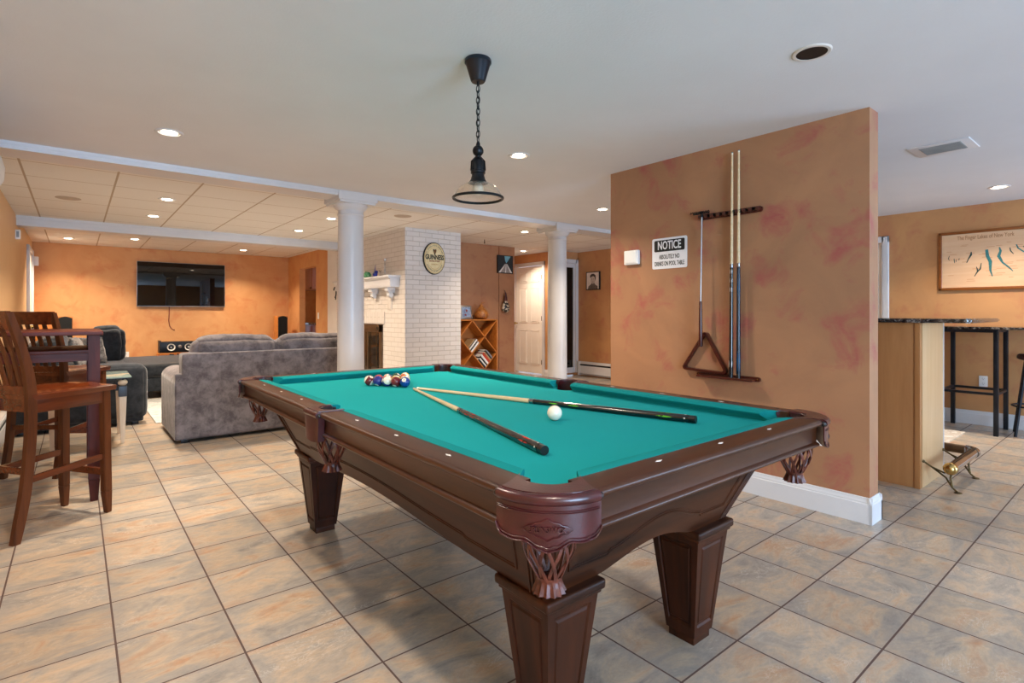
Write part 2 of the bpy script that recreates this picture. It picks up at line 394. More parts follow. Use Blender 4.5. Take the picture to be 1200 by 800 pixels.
    def build(s, name, parent=None, smooth=True, angle=35, mat=None, recalc=True, origin=None, **props):
        if mat is not None and not s.mats: s.use(mat)
        me = bpy.data.meshes.new(name); bm = s.bm
        if recalc: bmesh.ops.recalc_face_normals(bm, faces=bm.faces)
        o = bpy.data.objects.new(name, me); COL.objects.link(o)
        if parent is not None:
            o.parent = parent; inv = root_matrix(parent).inverted(); bmesh.ops.transform(bm, matrix=inv, verts=bm.verts)
        elif origin != 'world':
            xs = [v.co.x for v in bm.verts]; ys = [v.co.y for v in bm.verts]; zs = [v.co.z for v in bm.verts]
            og = Vector(origin) if origin else Vector(((min(xs)+max(xs))/2, (min(ys)+max(ys))/2, min(zs)))
            bmesh.ops.translate(bm, vec=-og, verts=bm.verts); o.location = og; ROOT[o.name] = Matrix.Translation(og)
        bm.to_mesh(me); bm.free()
        for m in s.mats: me.materials.append(m)
        if smooth:
            me.polygons.foreach_set('use_smooth', [True]*len(me.polygons)); me.set_sharp_from_angle(angle=math.radians(angle))
        for k, v in props.items(): o[k] = v
        return o

def new(m): return MB().use(m)
def thing(name, label, cat, loc, rz=0, group=None):
    o = bpy.data.objects.new(name, None); COL.objects.link(o); o.empty_display_size = .1
    o.location = loc; o.rotation_euler = (0, 0, rz); ROOT[o.name] = Matrix.Translation(loc) @ Matrix.Rotation(rz, 4, 'Z')
    o['label'] = label; o['category'] = cat
    if group: o['group'] = group
    return o
def tag(o, label, cat, group=None):
    o['label'] = label; o['category'] = cat
    if group: o['group'] = group
    return o
def struct(o): o['kind'] = 'structure'; return o
def kids(o): return [c for c in bpy.data.objects if c.parent == o]
def dup(o, loc=None, rz=None, label=None, group=None, parent=None):
    c = o.copy(); COL.objects.link(c)
    if parent: c.parent = parent
    if loc is not None: c.location = loc
    if rz is not None: c.rotation_euler = (0, 0, rz)
    if label: c['label'] = label
    if group: c['group'] = group
    for ch in kids(o): dup(ch, parent=c)
    return c
LX = Matrix(((0, 0, -1, 0), (-1, 0, 0, 0), (0, 1, 0, 0), (0, 0, 0, 1)))   # local (x,y,z) -> on a wall facing -x
LY = Matrix(((1, 0, 0, 0), (0, 0, -1, 0), (0, 1, 0, 0), (0, 0, 0, 1)))    # local (x,y,z) -> on a wall facing -y
def onx(x, y, z): return Matrix.Translation((x, y, z)) @ LX
def ony(x, y, z): return Matrix.Translation((x, y, z)) @ LY
def rrect(w, h, r, n=5):
    p = []
    for cx, cy, a in ((w/2-r, h/2-r, 0), (-w/2+r, h/2-r, 90), (-w/2+r, -h/2+r, 180), (w/2-r, -h/2+r, 270)):
        for i in range(n+1):
            q = math.radians(a+90*i/n); p.append((cx+r*math.cos(q), cy+r*math.sin(q)))
    return p
def softbox(mb, x0, x1, y0, y1, z0, z1, e=.28, puff=.0, wob=0., n=14, seed=0, mat=None):
    """rounded, slightly stuffed box (upholstery)"""
    c = Vector(((x0+x1)/2, (y0+y1)/2, (z0+z1)/2)); h = Vector((abs(x1-x0)/2, abs(y1-y0)/2, abs(z1-z0)/2))
    r = min(h)*e*2 if e < .5 else min(h)
    r = min(r, min(h)*.999)
    t = bmesh.new(); bmesh.ops.create_cube(t, size=2); bmesh.ops.subdivide_edges(t, edges=t.edges[:], cuts=n, use_grid_fill=True)
    for v in t.verts:
        p = Vector([math.sin(a*PI/2*.98)/math.sin(PI/2*.98) for a in v.co]); q = Vector([p[i]*h[i] for i in range(3)])
        inner = Vector([max(-(h[i]-r), min(h[i]-r, q[i])) for i in range(3)]); d = q-inner
        if d.length > 1e-9: q = inner+d.normalized()*r
        if puff:
            u = [1-(v.co[i])**2 for i in range(3)]
            for i in range(3):
                if abs(v.co[i]) > .5: q[i] += puff*(1 if v.co[i] > 0 else -1)*u[(i+1) % 3]*u[(i+2) % 3]
        if wob:
            nz = noise.noise_vector(Vector((q.x*5+seed, q.y*5, q.z*5+seed*2)))+.5*noise.noise_vector(Vector((q.x*13+seed, q.y*13, q.z*13)))
            q += nz*wob
        v.co = q+c
    return mb._add(t, mat)

# =================================================================== ROOM SHELL
XL, XR, YB, YT = -.557, 7.55, -3.6, 11.77
def wbox(name, m, *a, **k): return struct(new(m).box(*a, **k).build(name, smooth=False))
struct(new('floor').box(XL-.2, XR+.2, YB-.2, 13.2, -.06, 0).build('floor', smooth=False, origin='world'))
struct(new('ceiling').box(XL-.2, XR+.2, YB-.2, 5.0, CEIL, CEIL+.08).build('ceiling', smooth=False, origin='world'))
c2 = new('drop').box(XL-.2, XR+.2, 5.28, 7.40, CEIL, CEIL+.08).box(XL-.2, 6.07, 7.40, 13.2, CEIL, CEIL+.08)
struct(c2.build('ceiling', smooth=False, origin='world'))
wbox('ceiling', 'ceiling', 6.07, XR+.2, 7.40, 13.2, CEIL, CEIL+.08)
struct(new('panelling').box(XL-.12, XL, YB-.1, YT+.1, 0, CEIL).build('wall_left', smooth=False, origin='world'))
struct(new('faux_tv').box(XL-.1, 3.48, YT, YT+.12, 0, CEIL).build('wall_far', smooth=False, origin='world'))
w = new('faux_tv').box(3.48, 3.595, 11.04, YT+.12, 0, CEIL).box(3.48, 3.595, 9.49, 10.08, 0, CEIL).box(3.48, 3.595, 10.08, 11.04, 2.09, CEIL)
struct(w.build('wall_kitchenette', smooth=False, origin='world'))
wbox('wall_kitchenette_side', 'faux_tv', 3.6, 4.6, 9.8, 9.9, 0, CEIL)
wbox('wall_kitchenette_back', 'faux_tv', 4.45, 4.55, 9.9, 13.0, 0, CEIL)
wbox('wall_kitchenette_end', 'faux_tv', 3.48, 4.55, 12.9, 13.0, 0, CEIL)
struct(new('white').box(3.48, 3.60, 9.06, 9.49, 0, CEIL).build('wall_white_return', smooth=False, origin='world'))
struct(new('brick').box(3.48, 4.387, 6.587, 9.05, 0, CEIL).build('wall_chimney', smooth=False, origin='world'))
wb = new('faux_back').box(4.387, 5.72, 7.40, 7.52, 0, CEIL).box(5.728, 6.075, 7.395, 7.52, 0, CEIL).box(6.0, 6.075, 7.5, 9.3, 0, CEIL)
struct(wb.build('wall_bookcase', smooth=False, origin='world'))
struct(new('faux_right').box(7.0, 7.12, 7.26, 7.60, 0, CEIL).box(7.0, 7.12, 8.53, 9.4, 0, CEIL).box(7.0, 7.12, 7.60, 8.53, 2.17, CEIL)
       .box(7.0, 7.06, 7.26, 7.32, 0, CEIL).box(7.10, 7.55, 7.26, 7.36, 2.16, CEIL).build('wall_hall', smooth=False, origin='world'))
wbox('wall_hall_end', 'faux_right', 6.0, 7.2, 9.3, 9.4, 0, CEIL)
wr = new('faux_right').box(XR, XR+.12, YB, 2.20, 0, CEIL).box(XR, XR+.12, 3.02, 7.4, 0, CEIL).box(XR, XR+.12, 2.20, 3.02, 2.05, CEIL)
struct(wr.build('wall_right', smooth=False, origin='world'))
PX0, PX1, PY0, PY1 = 3.505, 3.645, 1.082, 2.986
struct(new('faux_part').box(PX0, PX1, PY0, PY1, 0, CEIL).build('wall_partition', smooth=False, origin='world'))
# wall behind the camera with two wide windows and a patio door
bw = new('faux_right')
ops = [(-.45, 1.75, .45, 2.15), (5.4, 7.3, .05, 2.15)]
xs = [XL-.1] + [v for o in ops for v in o[:2]] + [XR+.1]
for i in range(0, len(xs), 2): bw.box(xs[i], xs[i+1], YB-.12, YB, 0, CEIL)
for a, b_, z0, z1 in ops: bw.box(a, b_, YB-.12, YB, 0, z0).box(a, b_, YB-.12, YB, z1, CEIL)
struct(bw.build('wall_near', smooth=False, origin='world'))
for i, (a, b_, z0, z1) in enumerate(ops):
    f = new('trim'); m_ = (a+b_)/2
    for q in (a, m_-.03, b_-.06): f.box(q, q+.06, YB-.09, YB-.03, z0, z1)
    f.box(a, b_, YB-.09, YB-.03, z0, z0+.06).box(a, b_, YB-.09, YB-.03, z1-.06, z1)
    struct(f.build('window_%d' % (i+1), smooth=False))

# baseboards -------------------------------------------------------
def bb_profile(mb, pts, h=.148, t=.018):
    for (x0, y0), (x1, y1) in zip(pts, pts[1:]):
        d = Vector((x1-x0, y1-y0, 0)); L = d.length; d.normalize(); nrm = Vector((d.y, -d.x, 0))
        prof = [(0, 0), (t, 0), (t, h-.038), (t-.004, h-.032), (t-.004, h-.026), (t-.009, h-.014), (t-.012, h-.003), (.004, h), (0, h)]
        m = Matrix((nrm, (0, 0, 1), d)).transposed().to_4x4(); m.translation = (x0, y0, 0)
        mb.prism([(a, b) for a, b in prof], -.0 - (t if False else 0), L, m)
bb = new('trim'); bb_profile(bb, [(PX0, PY1), (PX0, PY0-.018)]); bb_profile(bb, [(PX0-.018, PY0), (PX1+.018, PY0)])
bb_profile(bb, [(PX1, PY0-.018), (PX1, PY1)])
struct(bb.build('baseboard_partition', smooth=False))
bb = new('trim'); bb_profile(bb, [(XR, 2.12), (XR, YB)]); struct(bb.build('baseboard_right', smooth=False))
bb = new('trim'); bb_profile(bb, [(XL, YT), (3.48, YT)]); struct(bb.build('baseboard_far', smooth=False))
bb = new('trim'); bb_profile(bb, [(5.50, 7.395), (6.075, 7.395)], .09); bb_profile(bb, [(7.0, 7.6), (7.0, 7.26)], .12); bb_profile(bb, [(7.0, 7.26), (7.08, 7.26)], .12)
struct(bb.build('baseboard_hall', smooth=False))

# soffits (two boxed beams) -----------------------------------------
b1 = new('trim').box(XL, XR, 5.0, 5.28, 2.325, CEIL).box(XL, XR, 4.985, 5.0, 2.352, CEIL).box(XL, XR, 4.993, 5.0, 2.335, 2.352)
struct(b1.build('trim_1', smooth=False))
struct(new('trim').box(XL, 3.48, 8.724, 8.95, 2.255, CEIL, .006).box(XL, 3.48, 8.70, 8.724, 2.345, CEIL).build('trim_2', smooth=False))

# doors -----------------------------------------------------------------
def six_panel(mb, w, h, mat):
    """panel door in local x (0..w), y (0..h), z thickness outward"""
    mb.box(0, w, 0, h, -.035, 0, mat=mat)
    st = .115*w/.8; cw = (w-3*st)/2
    rows = [(.08*h, .40*h), (.47*h, .80*h), (.85*h, .955*h)]
    for r0, r1 in rows:
        for i in range(2):
            x0 = st+i*(cw+st); x1 = x0+cw
            for a, b_, c_, d_ in ((x0, x1, r0, r0+.014), (x0, x1, r1-.014, r1), (x0, x0+.014, r0, r1), (x1-.014, x1, r0, r1)):
                mb.box(a, b_, c_, d_, 0, .006, mat=mat)
            mb.box(x0+.03, x1-.03, r0+.03, r1-.03, 0, .007, .005, 1, mat=mat)
def casing(mb, w, h, cw, mat, t=.02):
    mb.box(-cw, 0, 0, h+cw, 0, t, .004, 1, mat=mat).box(w, w+cw, 0, h+cw, 0, t, .004, 1, mat=mat).box(-cw, w+cw, h, h+cw, 0, t, .004, 1, mat=mat)
    mb.box(-cw+.012, -.02, 0, h+cw-.01, t, t+.006, mat=mat).box(w+.02, w+cw-.012, 0, h+cw-.01, t, t+.006, mat=mat)
# hall six-panel door on x = 7.0 (local x runs towards -y)
m_ = onx(7.02, 8.50, .02)
d1 = new('door'); six_panel(d1, .83, 2.11, m_); d1 = struct(d1.build('door_1', smooth=False))
cs = new('trim'); casing(cs, .83, 2.13, .075, onx(7.0, 8.50, .0)); cs.build('door_frame', d1, smooth=False)
hg = new('antique_brass')
for z in (.25, 1.1, 1.9): hg.box(6.985, 7.0, 7.668, 7.69, z-.045, z+.045)
hg.build('hinge', d1)
kn = new('brass').cyl((7.0, 8.43, 1.0), (6.95, 8.43, 1.0), .014).sphere((6.94, 8.43, 1.0), .028); kn.build('door_knob', d1)
# dark glazed side light beside the hall
wd = new('trim'); casing(wd, .43, 2.10, .075, ony(7.05, 7.26, .06)); wd.box(7.05, 7.48, 7.27, 7.30, .06, .16).box(7.05, 7.48, 7.27, 7.30, 2.08, 2.16).box(7.44, 7.48, 7.265, 7.31, .06, 2.16).box(7.05, 7.09, 7.265, 7.31, .06, 2.16)
wd = struct(wd.build('window_3', smooth=False))
new('night_glass').box(7.09, 7.44, 7.285, 7.292, .16, 2.08).build('pane', wd, smooth=False)
new('oak_z').box(7.06, 7.50, 7.22, 7.27, .03, .06, .005).build('window_sill', wd)
# white door on the right wall
cs = new('trim'); casing(cs, .82, 2.05, .075, onx(XR, 3.02, 0)); cs.use('door'); six_panel(cs, .82, 2.04, onx(XR+.03, 3.02, .01)); struct(cs.build('door_2', smooth=False))
# white door at the far end of the panelled wall
mL = Matrix(((0, 0, 1, 0), (1, 0, 0, 0), (0, 1, 0, 0), (0, 0, 0, 1)))
mm = Matrix.Translation((XL, 10.55, 0)) @ mL
cs = new('trim'); casing(cs, .85, 2.12, .085, mm, .03); cs.use('door'); cs.box(0, .85, 0, 2.12, 0, .012, mat=mm); d3 = struct(cs.build('door_3', smooth=False))
new('brass').sphere((XL+.05, 10.62, 1.0), .028).build('door_knob', d3)

# =================================================================== COLUMNS
def column(x, y, label, first=None):
    if first: return dup(first, (x, y, 0), label=label)
    o = thing('column', label, 'column', (x, y, 0), group='round white columns under the soffit')
    sh = new('trim'); prof = [(.135, .10), (.131, .2), (.129, .8), (.127, 1.5), (.122, 2.17)]
    sh.lathe(prof, (x, y, 0), 48); sh.build('shaft', o)
    cp = new('trim'); cp.lathe([(.121, 2.16), (.126, 2.165), (.131, 2.175), (.126, 2.185), (.123, 2.19), (.123, 2.215), (.135, 2.225), (.152, 2.24), (.163, 2.262), (.165, 2.27), (0, 2.27)], (x, y, 0), 48)
    cp.box(x-.182, x+.182, y-.182, y+.182, 2.27, 2.29).box(x-.197, x+.197, y-.197, y+.197, 2.29, CEIL-.001, .003, 1)
    cp.build('capital', o)
    ba = new('trim').box(x-.17, x+.17, y-.17, y+.17, 0, .05, .004).lathe([(0, .05), (.165, .05), (.172, .065), (.165, .08), (.145, .088), (.148, .10), (.136, .108), (0, .108)], (x, y, 0), 48)
    ba.build('base', o); return o
col = column(2.130, 5.170, 'white round column nearer the grey loveseat, right of its back')
column(4.985, 5.170, 'white round column farther right, in front of the white panelled hall door', col)

# =================================================================== POOL TABLE
TX, TY, HX, HY_, TZ = 1.423, 2.063, .724, 1.308, .831
tbl = thing('pool_table', 'large dark walnut pool table with green baize and leather pockets', 'pool table', (TX, TY, 0))
def pt(sx, sy, a, b_): return (TX+sx*(HX-a), TY+sy*(HY_-b_))
# --- bed
CC, CR = .108, .05
bed = []
seq = [(-1, -1), (1, -1), (1, 1), (-1, 1)]
def corner_arc(sx, sy):
    pts = []; th = math.acos((.115-CC)/CR) if abs(.115-CC) < CR else PI/2
    a0 = math.atan2(math.sqrt(CR**2-(.115-CC)**2), .115-CC); a1 = PI/2-a0
    for i in range(13):
        q = a0+(a1-a0)*i/12; pts.append(pt(sx, sy, CC+CR*math.cos(q), CC+CR*math.sin(q)))
    return pts
def side_arc(sx):
    pts = []
    for i in range(13):
        q = -PI/2+PI*i/12; pts.append((TX+sx*(HX-(.115-.02+.048*math.cos(q))), TY+.055*math.sin(q)))
    return pts
p = corner_arc(-1, -1); bed += p
p = corner_arc(1, -1); bed += p[::-1]
bed += [(x, y) for x, y in side_arc(1)]
bed += corner_arc(1, 1); bed += corner_arc(-1, 1)[::-1]
bed += side_arc(-1)[::-1]
new('felt').prism(bed, .762, .791).build('playing_cloth', tbl, smooth=False)

rail_prof = [(.088, .831), (.014, .831), (.006, .829), (.001, .825), (0, .820), (.002, .815), (.007, .811), (.014, .809), (.020, .806), (.023, .801), (.0235, .754), (.019, .751), (.014, .748), (.0125, .744), (.014, .740), (.019, .7375), (.06, .7375), (.06, .775), (.088, .775)]
cush_prof = [(.086, .8315), (.100, .8318), (.126, .8300), (.136, .826), (.140, .8205), (.1385, .816), (.132, .810), (.120, .799), (.116, .7905), (.086, .7905)]
def sweep(mb, prof, A, B, inward, e0=lambda u: 0, e1=lambda u: 0):
    A = Vector(A); B = Vector(B); d = (B-A).normalized(); inn = Vector(inward); t = bmesh.new(); r0, r1 = [], []
    for u, z in prof:
        r0.append(t.verts.new(A+inn*u+d*e0(u)+Vector((0, 0, z)))); r1.append(t.verts.new(B+inn*u-d*e1(u)+Vector((0, 0, z))))
    n = len(prof)
    for i in range(n): t.faces.new((r0[i], r0[(i+1) % n], r1[(i+1) % n], r1[i]))
    t.faces.new(r0); t.faces.new(list(reversed(r1))); return mb._add(t)
def sight(rail, x, y, ang):
    m = Matrix.Translation((x, y, .8312)) @ Matrix.Rotation(ang, 4, 'Z')
    new('pearl').prism([(.014, 0), (0, .0055), (-.014, 0), (0, -.0055)], 0, .0006, m).build('sight', rail, smooth=False)
CE = .147
ec = lambda u: .04+(.14-u)*-.9 if False else (.228-.147)-(.14-u)*.9     # cushion end beside a corner pocket
es = lambda u: .012-(.14-u)*.25
z0 = lambda u: 0
def rail(A, B, inward, ax, ends, sights):
    r = new('rail_'+ax); sweep(r, rail_prof, A, B, inward); r = r.build('rail', tbl, angle=50)
    c = new('felt_rail'); sweep(c, cush_prof, A, B, inward, ec if ends[0] == 'c' else es, ec if ends[1] == 'c' else es); c.build('cushion', tbl, angle=50)
    for s in sights: sight(r, s[0], s[1], 0 if ax == 'x' else PI/2)
x0, x1, y0, y1 = TX-HX, TX+HX, TY-HY_, TY+HY_
SP = .292
for X, inn in ((x0, (1, 0, 0)), (x1, (-1, 0, 0))):
    sxp = X+inn[0]*.053
    rail((X, y0+CE, 0), (X, TY-.066, 0), inn, 'y', 'cs', [(sxp, y0+.14+SP*k) for k in (1, 2, 3)])
    rail((X, y1-CE, 0), (X, TY+.066, 0), inn, 'y', 'cs', [(sxp, y0+.14+SP*k) for k in (5, 6, 7)])
for Y, inn in ((y0, (0, 1, 0)), (y1, (0, -1, 0))):
    rail((x0+CE, Y, 0), (x1-CE, Y, 0), inn, 'x', 'cc', [(x0+.14+SP*k, Y+inn[1]*.053) for k in (1, 2, 3)])

# --- pockets
def basket(parent, c, R=.052):
    w = new('leather_web'); cx, cy = c
    def prof(t):   # t 0 top .. 1 pinch
        z = .752-(.752-.622)*t; r = R*(1.0+.10*math.sin(PI*min(1, t*1.25)))*(1 if t < .45 else 1-.50*((t-.45)/.55)**1.6); return r, z
    NS = 9
    for k in range(NS):
        for sgn in (1, -1):
            pts = []
            for i in range(15):
                t_ = i/14; r, z = prof(t_)
                # straps touch their neighbours twice on the way down
                a = 2*PI*k/NS + sgn*(2*PI/NS)*(.12+1.25*t_)
                rr = r+(.0016*sgn)
                pts.append((cx+rr*math.cos(a), cy+rr*math.sin(a), z))
            w.tube(pts, .0044, 6, flat=.4, flatdir=lambda p: (p.x-cx, p.y-cy, 0))
    w.tube([(cx+R*1.0*math.cos(2*PI*i/24), cy+R*1.0*math.sin(2*PI*i/24), .753) for i in range(24)], .005, 6, closed=True)
    # pinch and flared fringe
    n = 28; t = bmesh.new(); rings = []
    for r, z, wv in ((.030, .625, .0), (.0265, .618, .001), (.027, .613, .0015), (.0305, .602, .002), (.036, .589, .003), (.033, .590, .003), (.027, .602, .002), (.022, .618, .001), (0.002, .621, 0)):
        rings.append([t.verts.new((cx+(r+wv*(1 if i % 2 else -1))*math.cos(2*PI*i/n), cy+(r+wv*(1 if i % 2 else -1))*math.sin(2*PI*i/n), z)) for i in range(n)])
    for a, b_ in zip(rings, rings[1:]):
        for i in range(n): t.faces.new((a[i], a[(i+1) % n], b_[(i+1) % n], b_[i]))
    w._add(t); w.build('basket', parent)

def corner_pocket(sx, sy):
    def W(a, b_, z=0): x, y = pt(sx, sy, a, b_); return Vector((x, y, z))
    ring = [(CE+.150*math.cos(math.radians(q)), CE+.150*math.sin(math.radians(q))) for q in range(180, 271, 6)]
    ring += [(CE+.012, .03), (CE+.040, .080), (CE+.046, .090)]
    ring += [(.133+.062*math.cos(math.radians(q)), .133+.062*math.sin(math.radians(q))) for q in range(324, 125, -6)]
    ring += [(.090, CE+.046), (.080, CE+.040), (.03, CE+.012)]
    k = new('leather'); k.prism([tuple(W(a, b_)[:2]) for a, b_ in ring], .809, .8345, b=.006, seg=3)
    # rolled front lip
    k.tube([W(CE+.1465*math.cos(math.radians(q)), CE+.1465*math.sin(math.radians(q)), .8205) for q in range(180, 271, 5)], .0125, 10)
    k.use('leather_dark')
    k.grid(lambda u, v: W(.133+.064*math.cos(math.radians(128+194*u)), .133+.064*math.sin(math.radians(128+194*u)), .826-.10*v), 24, 2)
    k.use('black_plastic')
    k.sphere(W(CE+.004, -.001, .819), .009).sphere(W(-.001, CE+.004, .819), .009)
    pk = k.build('pocket', tbl, angle=45)
    # hanging leather shield with a scalloped edge
    def bot(s):
        a = abs(s)
        if a < .10: return .7165+.004*(1-math.cos(a/.10*PI))*.5
        if a < .42: return .7205+.0165*(1-math.cos((a-.10)/.32*PI))/2
        if a < .80: return .737-.003*math.sin((a-.42)/.38*PI)
        return .737+.022*((a-.80)/.20)**2.2
    def sh(u, v, R=.1515):
        s = 2*u-1; q = math.radians(225+47*s); z = .812+(bot(s)-.812)*v
        return W(CE+R*math.cos(q), CE+R*math.sin(q), z)
    s_ = new('leather'); s_.sheet(sh, lambda u, v: sh(u, v, .1475), 48, 8)
    s_.tube([sh(i/60, 1, .1535) for i in range(61)], .0022, 6); s_.tube([sh(.03+.94*i/60, .93, .1537)+Vector((0, 0, .002)) for i in range(61)], .0009, 5)
    s_.tube([sh(.03+.94*i/40, 0, .1532)-Vector((0, 0, .013)) for i in range(41)], .0011, 5); s_.tube([sh(.03+.94*i/40, 0, .1532)-Vector((0, 0, .017)) for i in range(41)], .0011, 5)
    sd = s_.build('shield', pk, angle=60)
    sg = 1 if sx*sy > 0 else -1
    def em(x, y, R=.1555): q = math.radians(225)+sg*x/R; return W(CE+R*math.cos(q), CE+R*math.sin(q), .762+y)
    e = new('leather'); hw = .040
    half = [(1.22*x, 1.22*y) for x, y in [(-.044, 0), (-.034, .006), (-.026, .0075), (-.020, .0115), (-.011, .013), (0, .0185), (.011, .013), (.020, .0115), (.026, .0075), (.034, .006), (.044, 0)]]
    loop = half+[(x, -y) for x, y in half[-2:0:-1]]
    e.tube([em(x, y) for x, y in loop], .0011, 5, closed=True)
    e.text('BRUNSWICK', .0165, None, bold=.0003, extrude=.0018, fit=.078, warp=lambda c: em(c.x, c.y, .1545+c.z))
    e.build('embossed_badge', sd, angle=60)
    x, y = pt(sx, sy, .112, .112); basket(pk, (x, y))
def side_pocket(sx):
    def W(a, b_, z=0): return Vector((TX+sx*(HX-a), TY+b_, z))
    poly = [(-.005, -.07), (-.005, .07), (.03, .074), (.08, .078), (.098, .080), (.102, .074), (.098, .054)]
    poly += [(.082+.052*math.cos(math.radians(q)), .052*math.sin(math.radians(q))) for q in range(75, 286, 10)]
    poly += [(.098, -.054), (.102, -.074), (.098, -.080), (.08, -.078), (.03, -.074)]
    k = new('leather'); k.prism([tuple(W(a, b_)[:2]) for a, b_ in poly], .809, .8345, b=.005, seg=3)
    k.tube([W(-.001, s, .8205) for s in (-.070, -.035, 0, .035, .070)], .0125, 10)
    k.use('leather_dark'); k.grid(lambda u, v: W(.082+.054*math.cos(math.radians(60+240*u)), .054*math.sin(math.radians(60+240*u)), .826-.10*v), 20, 2)
    k.use('black_plastic').sphere(W(-.001, .075, .819), .008).sphere(W(-.001, -.075, .819), .008)
    pk = k.build('pocket', tbl, angle=45)
    s_ = new('leather'); s_.sheet(lambda u, v: W(-.004-.005*math.sin(PI*u)**.5, (2*u-1)*(.074-.006*v), .816-.094*v-.006*math.sin(PI*u)*v), lambda u, v: W(.020, (2*u-1)*(.074-.006*v), .816-.094*v-.006*math.sin(PI*u)*v), 12, 6); s_.build('shield', pk, angle=60)
    basket(pk, tuple(W(.075, 0)[:2]), .050)
for s in seq: corner_pocket(*s)
side_pocket(-1); side_pocket(1)

# --- cabinet
BX, BY, UX, UY, ZB, ZT = .462, 1.012, .600, 1.140, .440, .745
def arch(s, n):   # s -1..1 along the side, n = 'end' or 'side'
    a = abs(s); lim = .55 if n == 'end' else .72; amp = .052 if n == 'end' else .040
    if a > lim: return 0
    return amp*(.5+.5*math.cos(PI*a/lim))**.75
cab = new('walnut_x'); mold = new('walnut_x')
def face(side, sg):
    def f(u, v, out=0):
        s = 2*u-1; a = arch(s, side)
        z = ZB+a+(ZT-ZB-a)*v; k = (z-ZB)/(ZT-ZB); hx = BX+(UX-BX)*k; hy = BY+(UY-BY)*k
        if side == 'end': return Vector((TX+s*hx, TY+sg*(hy+out), z))
        return Vector((TX+sg*(hx+out), TY+s*hy, z))
    return f
def on_face(side, sg, s, z, out):
    k = (z-ZB)/(ZT-ZB); hx = BX+(UX-BX)*k; hy = BY+(UY-BY)*k
    if side == 'end': return Vector((TX+s*hx, TY+sg*(hy+out), z))
    return Vector((TX+sg*(hx+out), TY+s*hy, z))
for side, sg in (('end', -1), ('end', 1), ('side', -1), ('side', 1)):
    cab.use('walnut_x' if side == 'end' else 'walnut_y'); mold.use('walnut_x' if side == 'end' else 'walnut_y')
    fo = face(side, sg); cab.sheet(fo, lambda u, v: fo(u, v, -.02), 48, 6)
    e = .80 if side == 'end' else .905
    lim = .47 if side == 'end' else .66; am = .058 if side == 'end' else .03
    pts = [(-e, .722), (-e, .508), (-lim-.02, .508)]
    for i in range(21):
        q = -lim+2*lim*i/20; pts.append((q, .518+am*(.5+.5*math.cos(PI*q/lim))**.8))
    pts += [(lim+.02, .508), (e, .508), (e, .722)]
    for off, rr in ((.0005, .0045), (.0, .003)):
        ins = 0 if rr > .004 else .012
        q = [on_face(side, sg, s*(1-ins*(1 if side == 'end' else .5)), z+(.008 if ins and z < .7 else 0), off) for s, z in pts]
        mold.tube(q, rr, 6)
    for s in (-1, 1):   # reeded corner strips
        for d in (.02, .035, .05):
            dd = d/(.5 if side == 'end' else 1.05)
            mold.tube([on_face(side, sg, s*(1-dd), z, .001) for z in (ZB+.004, ZT-.01)], .004, 6)
cab = cab.build('cabinet', tbl, angle=40); mold.build('moulding', cab)

# --- legs
def table_leg(lx, ly):
    lg = MB(); zt, zb, wt, wb_ = .412, .030, .100, .0585
    for sx, sy, ax in ((1, 0, 'walnut_z'), (-1, 0, 'walnut_z'), (0, 1, 'walnut_z'), (0, -1, 'walnut_z')):
        lg.use(ax)
        def P3(a, z, d):   # a across (-1..1 of half-width), z height, d depth outward
            h = wb_+(wt-wb_)*(z-zb)/(zt-zb); A = a*h
            if sx: return Vector((lx+sx*(h+d), ly+A, z))
            return Vector((lx+A, ly+sy*(h+d), z))
        t = bmesh.new()
        loops = []
        for ins, zi, d in ((0, 0, 0), (.26, .035, 0), (.31, .042, -.005), (.36, .049, -.005), (.41, .056, -.001), (.44, .060, -.001)):
            f = 1-ins
            loops.append([t.verts.new(P3(-f, zb+zi, d)), t.verts.new(P3(f, zb+zi, d)), t.verts.new(P3(f, zt-zi*.9, d)), t.verts.new(P3(-f, zt-zi*.9, d))])
        for a, b_ in zip(loops, loops[1:]):
            for i in range(4): t.faces.new((a[i], a[(i+1) % 4], b_[(i+1) % 4], b_[i]))
        t.faces.new(loops[-1]); lg._add(t)
    L = lg.build('leg', tbl, smooth=False)
    cp = new('walnut_x'); cp.box(lx-.116, lx+.116, ly-.116, ly+.116, .411, .4405, .011, 4).box(lx-.106, lx+.106, ly-.106, ly+.106, .400, .413, .004)
    cp.build('leg_cap', L)
    new('walnut_x').box(lx-.052, lx+.052, ly-.052, ly+.052, 0, .032, .002).build('foot', L)
for sx in (-1, 1):
    for sy in (-1, 1): table_leg(TX+sx*.357, TY+sy*.925)

# =================================================================== BALLS
BC = {1: '#e8b93a', 2: '#123a86', 3: '#b8322c', 4: '#2a2a78', 5: '#dd7a35', 6: '#1f6b45', 7: '#6e1c20', 8: '#101012'}
def ballmat(n):
    c = BC[n if n < 9 else n-8]; t = NT('pool_ball_%d' % n); v = t.coord(); sp = t.n('ShaderNodeSeparateXYZ'); t.l(v, sp.inputs[0])
    if n > 8:
        f = t.math('LESS_THAN', t.math('ABSOLUTE', sp.outputs[2]), .0155); base = t.mix(f, '#efe6cf', c)
    else: base = t.mix(0., c, c)
    for s in (1, -1):
        x = t.math('MULTIPLY', sp.outputs[0], float(s)); base = t.mix(t.math('GREATER_THAN', x, .0258), base, '#efe6cf')
    return t.set(base, .07, **{'Coat Weight': .5})
BR = .0286; bedz = .791
u = Vector((.533, -.846, 0)); w_ = Vector((.846, .533, 0)); b0 = Vector((1.290, 2.868, 0))
names = {1: 'solid yellow', 2: 'solid blue', 3: 'solid red', 4: 'solid dark blue', 5: 'solid orange', 6: 'solid green', 7: 'solid maroon', 8: 'black'}
rows = [[15, 4, 12, 7, 2], [3, 13, 9, 14], [10, 8, 5], [6, 11], [1]]
